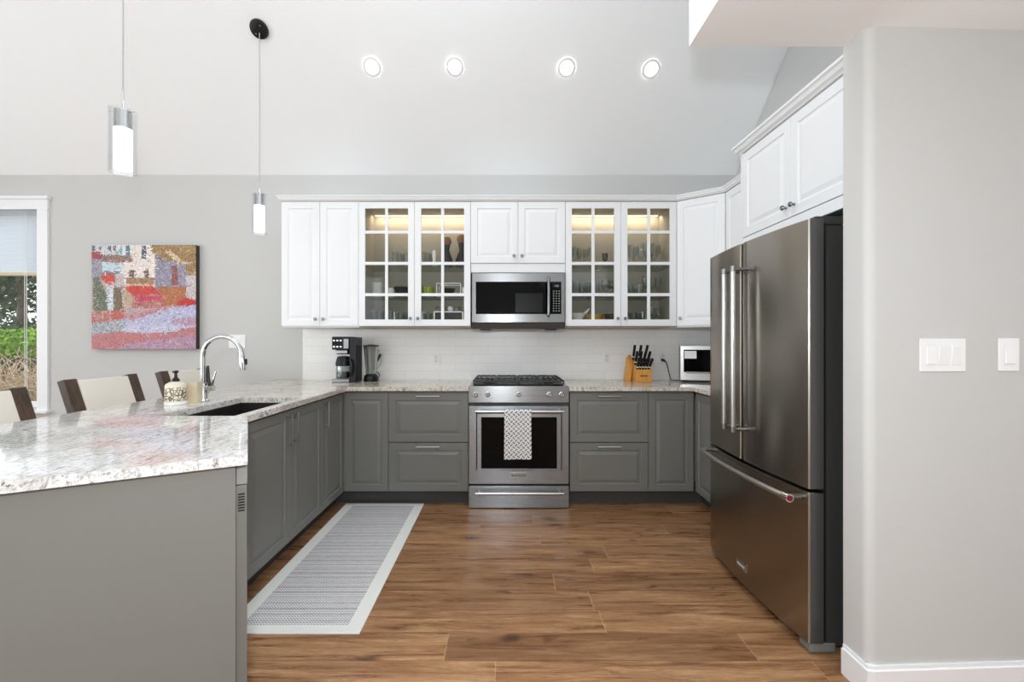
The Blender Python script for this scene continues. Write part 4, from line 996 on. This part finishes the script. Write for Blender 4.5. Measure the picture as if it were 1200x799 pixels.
MB().tube([(0.060, 0.0, 0.27), (0.090, -0.01, 0.255), (0.092, -0.012, 0.16), (0.054, -0.005, 0.10)], 0.004, 8).build('jug_handle', M['gware'], bl_, True)
MB().lathe([(0, 0), (0.012, 0), (0.012, 0.012), (0, 0.014)], (0.055, -0.035, 0.0), 14).build('foot', M['black'], bl_, True)
pY = YW-0.02
MB().tube([(PX(446, pY), YW-0.016, PZ(415.5, pY)), (PX(446, pY), YW-0.04, PZ(416, pY)), (PX(444, pY), YW-0.05, PZ(422, pY)), (PX(439, pY), YW-0.06, PZ(431, pY)), (-1.108, 3.93, ZT+0.05), (-1.112, 3.905, ZT+0.02)], [0.011, 0.012, 0.005, 0.004, 0.004, 0.004], 10).build('power_cord', M['black'], bl_, True, (1.170, -3.885, -ZT))

kb = thing('knife_block', 'honey-coloured wooden knife block full of black-handled knives', 'knife block', (1.175, 3.86, ZT), radians(8))
m_ = MB(); yz_prism(m_, -0.066, 0.070, [(-0.06, 0), (0.075, 0), (0.115, 0.17), (0.075, 0.20), (-0.06, 0.098)])
m_.build('block', M['block'], kb)
m_ = MB(); yz_prism(m_, -0.028, 0.0, [(0.0, 0), (0.085, 0), (0.105, 0.20), (0.065, 0.225), (0.0, 0.12)])
bmesh.ops.transform(m_.bm, matrix=Matrix.Translation((-0.095, 0, 0.0)) @ Matrix(((1, 0, 0.17, 0), (0, 1, 0, 0), (0, 0, 1, 0), (0, 0, 0, 1))), verts=m_.bm.verts[:])
m_.build('side_slab', M['block'], kb)
MB().box(-0.034, 0.034, -0.0612, -0.0595, 0.045, 0.056).build('maker_mark', mat('burnt_mark', lin((120, 74, 30)), 0.6), kb)
dirv = Vector((0.10, -0.38, 0.92)).normalized()
for r, (cnt, yy, zz, ln) in enumerate(((5, -0.045, 0.112, 0.095), (4, -0.005, 0.150, 0.115), (3, 0.040, 0.192, 0.125))):
    for k in range(cnt):
        x = -0.052+k*0.104/(cnt-1); a = Vector((x, yy, zz)); d_ = (dirv+Vector((x*1.5, 0, 0.25*r))).normalized()
        kn = MB().tube([a-d_*0.005, a+d_*ln*0.3, a+d_*ln*0.85, a+d_*ln], [0.009, 0.011, 0.012, 0.011], 8).build('knife_handle', M['black'], kb, True)
        MB().tube([a+d_*ln*0.12, a+d_*(ln*0.12+0.010)], 0.0118, 8).build('bolster', M['ceramic'], kn, True)
TX0 = 1.475; TYF = 3.74
to = thing('toaster_oven', 'silver countertop toaster oven half hidden behind the fridge', 'toaster oven', (1.488+0.21*cos(radians(18)), 3.78-0.21*sin(radians(18)), ZT), radians(-18))
MB().box(-0.21, 0.21, 0.012, 0.235, 0.018, 0.305, 0.006).build('body', mat('toaster_steel', lin((150, 149, 146)), 0.4, 0.3), to)
fr = MB(); ringed(fr, [(-0.21, 0.21, 0.018, 0.305, 0.014), (-0.21, 0.21, 0.018, 0.305, 0.0), (-0.185, 0.13, 0.085, 0.275, 0.0), (-0.185, 0.13, 0.085, 0.275, 0.008)])
fr.build('front_frame', mat('bright_steel', (0.72, 0.72, 0.71), 0.3, 0.9), to)
dw = MB().box(-0.186, 0.131, 0.004, 0.012, 0.084, 0.276).build('door_window', M['bglass'], to)
MB().box(-0.178, -0.085, 0.0025, 0.0042, 0.20, 0.265).build('glass_reflection', M['white'], dw)  # white sheet stands in for a reflection on the door glass
MB().tube([(-0.17, -0.03, 0.085), (0.09, -0.03, 0.085)], 0.007, 12).tube([(-0.15, 0.003, 0.085), (-0.15, -0.03, 0.085)], 0.005, 8).tube([(0.07, 0.003, 0.085), (0.07, -0.03, 0.085)], 0.005, 8).build('handle', M['nickel'], to, True)
for z in (0.10, 0.16, 0.225): MB().lathe([(0, 0), (0.018, 0), (0.016, 0.016), (0, 0.017)], (0.175, 0, z), 16, Matrix.Rotation(radians(90), 4, 'X')).build('knob', M['black'], to, True)
for x in (-0.18, 0.18):
    for y in (0.04, 0.21): MB().lathe([(0, 0), (0.014, 0), (0.012, 0.018), (0, 0.018)], (x, y, 0), 12).build('foot', M['black'], to, True)
tc = MB().tube([(PX(776, pY), YW-0.016, PZ(421.5, pY)), (PX(776.5, pY), YW-0.045, PZ(422, pY)), (PX(779, pY), YW-0.06, PZ(424, pY)), (PX(784.5, 3.96), 3.96, PZ(439.5, 3.96)), (PX(787, 3.9), 3.92, ZT+0.008), (1.475, 3.87, ZT+0.006), (1.525, 3.88, ZT+0.010)], [0.012, 0.012, 0.005, 0.004, 0.004, 0.004, 0.004], 10).build('power_cord', M['black'], to, True)
tc.matrix_parent_inverse = (Matrix.Translation(to.location) @ Matrix.Rotation(to.rotation_euler.z, 4, 'Z')).inverted()

# ------------------------------------------------------------ things behind the glass doors
Z_F, Z_1, Z_2 = ZU0+0.009, 1.6405, 1.8955
def gl_tumbler(r, h): return [(0, 0), (r*0.82, 0), (r, h), (r-0.003, h), (r*0.82-0.003, 0.006), (0, 0.006)]
def gl_wine(r, h): return [(0, 0), (r*0.85, 0.0), (r*0.8, 0.004), (0.005, 0.008), (0.0045, h*0.42), (r*0.5, h*0.5), (r, h*0.70), (r*0.86, h), (r*0.86-0.003, h), (r-0.003, h*0.70), (r*0.45, h*0.52), (0, h*0.46)]
def gl_flute(r, h): return [(0, 0), (r, 0), (0.005, 0.006), (0.0045, h*0.35), (r*0.8, h*0.55), (r, h), (r-0.003, h), (r*0.7, h*0.56), (0, h*0.38)]
def put(name, prof, m, xs, label, cat, group, z, y=None, smooth=True):
    first = None
    for k, px in enumerate(xs):
        yy = (YU+0.17+0.05*(k % 3)) if y is None else y[k % len(y)]
        x = PX(px, yy)
        if first is None:
            first = MB().lathe(prof, n=20).build(name, m, None, smooth, (x, yy, z)); tag(first, label, cat, group if len(xs) > 1 else None)
        else:
            o = first.copy(); C.objects.link(o); o.location = (x, yy, z)
    return first
g = M['gware']
# window-side cabinet
put('drinking_glass', gl_tumbler(0.034, 0.135), g, (437.5, 444.5, 451.5, 456), 'tall glass on the cabinet floor behind the first glass door, under the white bowls', 'glass', 'tall glasses under the bowls', Z_F)
put('drinking_glass', gl_tumbler(0.030, 0.115), g, (464, 470, 476, 482), 'clear glass on the cabinet floor beside the first glass door knob', 'glass', 'glasses beside the first glass door knob', Z_F)
put('drinking_glass', gl_tumbler(0.028, 0.12), g, (497, 502.5), 'clear glass on the cabinet floor beside the black crate', 'glass', 'glasses beside the black crate', Z_F)
for k in range(5):
    b = MB().lathe([(0, 0), (0.028, 0), (0.044, 0.026), (0.052, 0.036), (0.050, 0.037), (0.042, 0.028), (0.026, 0.006), (0, 0.006)], n=28).build('serving_bowl', M['ceramic'], None, True, (PX(442, YU+0.2), YU+0.2, Z_1+k*0.0225))
    tag(b, ('lowest', 'second lowest', 'middle', 'second highest', 'topmost')[k]+' white bowl in the stack behind the first glass door', 'bowl', 'white bowl stack')
put('coffee_mug', gl_tumbler(0.036, 0.085), M['ceramic'], (457.5,), 'white cup next to the stacked bowls', 'cup', None, Z_1, (YU+0.22,))
tag(MB().lathe([(0, 0), (0.035, 0), (0.06, 0.05), (0.072, 0.078), (0.068, 0.078), (0.036, 0.006), (0, 0.006)], n=28).build('small_dish', M['black'], None, True, (PX(471, YU+0.12), YU+0.12, Z_1)), 'black bowl in front of the white cup', 'dish')
tr_ = MB().box(-0.12, 0.12, -0.01, 0.01, 0, 0.12, 0.006, rot=Matrix.Rotation(radians(-12), 4, 'X'))
tag(tr_.build('serving_tray', mat('grey_tray', lin((110, 110, 108)), 0.5), loc=(PX(478, YU+0.33), YU+0.33, Z_1+0.004)), 'grey tray leaning at the back of the middle shelf', 'tray')
mg = thing('coffee_mug', 'lime green mug behind the second glass door', 'mug', (PX(502, YU+0.18), YU+0.18, Z_1))
MB().lathe([(0, 0), (0.042, 0), (0.048, 0.01), (0.050, 0.09), (0.046, 0.09), (0.044, 0.012), (0, 0.008)], n=28).build('body', M['lime'], mg, True)
MB().tube([(0.047, 0, 0.075), (0.073, 0, 0.07), (0.073, 0, 0.03), (0.047, 0, 0.02)], 0.006, 8).build('handle', M['lime'], mg, True)
def wireframe_box(x0, x1, y0, y1, z0, z1, r=0.003):
    m = MB()
    for a in (x0, x1):
        for b in (y0, y1): m.box(a-r, a+r, b-r, b+r, z0, z1)
        for c in (z0+r, z1-r): m.box(a-r, a+r, y0, y1, c-r, c+r)
    for b in (y0, y1):
        for c in (z0+r, z1-r): m.box(x0, x1, b-r, b+r, c-r, c+r)
    return m
tag(wireframe_box(-0.10, 0.10, -0.07, 0.07, 0, 0.115).build('wire_rack', M['white'], loc=(PX(527, YU+0.17), YU+0.17, Z_1)), 'white wire rack beside the lime green mug', 'rack')
tag(MB().lathe([(0, 0), (0.035, 0), (0.060, 0.068), (0.056, 0.068), (0.03, 0.008), (0, 0.008)], n=24).build('small_dish', M['black'], None, True, (PX(525, YU+0.17), YU+0.17, Z_1+0.007)), 'black dish inside the white wire rack', 'dish')
put('coffee_mug', gl_tumbler(0.030, 0.075), M['ceramic'], (545,), 'white cup next to the wire rack', 'cup', None, Z_1, (YU+0.12,))
cr = MB().box(-0.112, 0.112, -0.078, 0.078, 0, 0.110, 0.004)
cb_ = thing('storage_box', 'black box with white rim on the cabinet floor behind the second glass door', 'box', (PX(527, YU+0.15), YU+0.15, Z_F))
cr.build('body', M['black'], cb_); wireframe_box(-0.118, 0.118, -0.083, 0.083, 0.0, 0.114, 0.004).build('rim_frame', M['white'], cb_)
wo = mat('woven_ball', lin((120, 100, 70)), 0.6)
for k, px in enumerate((514, 521, 528, 536, 543)):
    tag(MB().lathe([(0, 0.006), (0.014, 0.003), (0.024, 0.012), (0.027, 0.028), (0.020, 0.046), (0, 0.052)], n=14).build('glass_ornament', [g, wo, M['ceramic'], g, wo][k], None, True, (PX(px, YU+0.14+0.01*(k % 2)), YU+0.14+0.01*(k % 2), Z_F+0.111)),
        ['small round ornament on the black box, closest to the door stile', 'small tan round ornament second along the black box', 'small white round ornament in the middle of the black box', 'clear round ornament fourth along the black box', 'small tan round ornament last along the black box'][k], 'ornament', 'round ornaments on the black box')
put('drinking_glass', gl_tumbler(0.026, 0.135), g, (463, 468, 473, 477.5), 'clear glass on the upper shelf behind the first glass door', 'glass', 'short glasses behind the first glass door', Z_2)
put('drinking_glass', gl_tumbler(0.026, 0.135), g, (496, 501, 506), 'clear glass on the upper shelf behind the second glass door', 'glass', 'short glasses behind the second glass door', Z_2)
put('salt_shaker', [(0, 0), (0.017, 0), (0.014, 0.06), (0.018, 0.09), (0.015, 0.135), (0, 0.14)], M['ceramic'], (509,), 'white shaker on the upper shelf beside the dark gourds', 'shaker', None, Z_2, (YU+0.12,))
for k, (px, hh_) in enumerate(((523.5, 0.262), (541, 0.28))):
    t = thing('carved_gourd', ['shorter dark carved figure with round orange-brown head on the upper shelf', 'taller dark carved figure with round orange-brown head at the cabinet side'][k], 'ornament', (PX(px, YU+0.15), YU+0.15, Z_2), group='carved figures')
    MB().lathe([(0, 0), (0.052, 0), (0.054, 0.05), (0.036, 0.10), (0.020, 0.14), (0.030, hh_-0.07), (0.0, hh_-0.06)], n=20).build('body', M['black'], t, True)
    MB().lathe([(0, hh_-0.085), (0.030, hh_-0.075), (0.042, hh_-0.042), (0.030, hh_-0.012), (0, hh_)], n=20).build('head', mat('burnt_orange', lin((134, 86, 52)), 0.5), t, True)
# stemware cabinet
put('wine_glass', gl_wine(0.026, 0.175), g, (672.5, 679, 686, 692.5), 'small stemmed glass on the upper shelf, first pane column of the stemware cabinet', 'glass', 'stemmed glasses in the first pane column', Z_2)
tr2 = MB().lathe([(0, 0), (0.095, 0.0), (0.10, 0.012), (0.097, 0.012), (0.09, 0.004), (0, 0.004)], n=32).build('glass_plate', g, None, True, (PX(704, YU+0.20), YU+0.20, Z_2)); tag(tr2, 'clear glass plate beneath the dark goblet', 'plate')
put('stem_goblet', [(0, 0.0), (0.030, 0.0), (0.028, 0.006), (0.007, 0.012), (0.006, 0.055), (0.020, 0.062), (0.026, 0.12), (0.023, 0.12), (0.017, 0.066), (0, 0.06)], mat('smoke_metal', (0.05, 0.045, 0.04), 0.25, 0.6), (709,), 'dark smoky goblet standing on the glass plate', 'goblet', None, Z_2+0.0045, (YU+0.20,))
put('wine_glass', gl_flute(0.024, 0.20), g, (733, 739, 745, 751), 'tall flute on the upper shelf behind the third column of panes', 'glass', 'flutes in the third pane column', Z_2)
put('wine_glass', gl_wine(0.030, 0.215), g, (757, 764, 770.5), 'large wine glass on the upper shelf next to the corner cabinet', 'glass', 'large wine glasses by the corner cabinet', Z_2)
put('drinking_glass', gl_tumbler(0.032, 0.145), g, (674, 682, 690, 698), 'wide tumbler on the middle shelf behind the first stemware door', 'glass', 'wide tumblers', Z_1)
put('wine_glass', gl_wine(0.037, 0.15), g, (709, 716), 'stemmed glass on the middle shelf beside the knob stile', 'glass', 'stemmed glasses by the knob stile', Z_1)
put('drinking_glass', gl_tumbler(0.028, 0.11), g, (733, 738.5, 744.5, 750), 'slim tumbler on the middle shelf behind the third pane column', 'glass', 'slim tumblers, third pane column', Z_1)
put('wine_glass', gl_wine(0.034, 0.18), g, (757, 764, 770.5), 'tall wine glass on the middle shelf behind the fourth pane column', 'glass', 'wine glasses, fourth pane column', Z_1)
gb = thing('gravy_boat', 'white gravy boat on its stand behind the lowest pane', 'gravy boat', (PX(677, YU+0.17), YU+0.17, Z_F))
MB().lathe([(0, 0), (0.03, 0), (0.024, 0.02), (0.03, 0.05), (0.05, 0.085), (0.054, 0.105), (0.050, 0.105), (0.046, 0.088), (0.02, 0.056), (0, 0.05)], n=24, sx=1.25).build('body', M['ceramic'], gb, True)
MB().tube([(0.055, 0, 0.095), (0.085, 0, 0.125), (0.10, 0, 0.145)], [0.014, 0.010, 0.004], 10).build('spout', M['ceramic'], gb, True)
put('serving_bowl', [(0, 0), (0.045, 0), (0.066, 0.05), (0.072, 0.095), (0.068, 0.095), (0.04, 0.008), (0, 0.008)], M['gold'], (697,), 'amber bowl on the cabinet floor next to the gravy boat', 'bowl', None, Z_F, (YU+0.19,))
put('serving_bowl', [(0, 0), (0.05, 0), (0.076, 0.06), (0.085, 0.10), (0.081, 0.10), (0.045, 0.008), (0, 0.008)], M['dwood'], (719.5,), 'dark brown wooden bowl on the cabinet floor by the door knobs', 'bowl', None, Z_F, (YU+0.19,))
put('drinking_glass', gl_tumbler(0.032, 0.12), g, (734.5, 741, 748, 754.5), 'glass on the cabinet floor behind the third column of stemware panes', 'glass', 'floor glasses, third pane column', Z_F)
put('wine_glass', gl_wine(0.034, 0.16), g, (764, 771), 'stemmed glass on the cabinet floor next to the corner cabinet', 'glass', 'floor glasses, fourth pane column', Z_F)
put('pepper_pot', [(0, 0), (0.012, 0), (0.010, 0.02), (0, 0.024)], M['black'], (784,), 'tiny black pot on the cabinet floor at the corner cabinet side', 'pot', None, Z_F, (YU+0.10,))
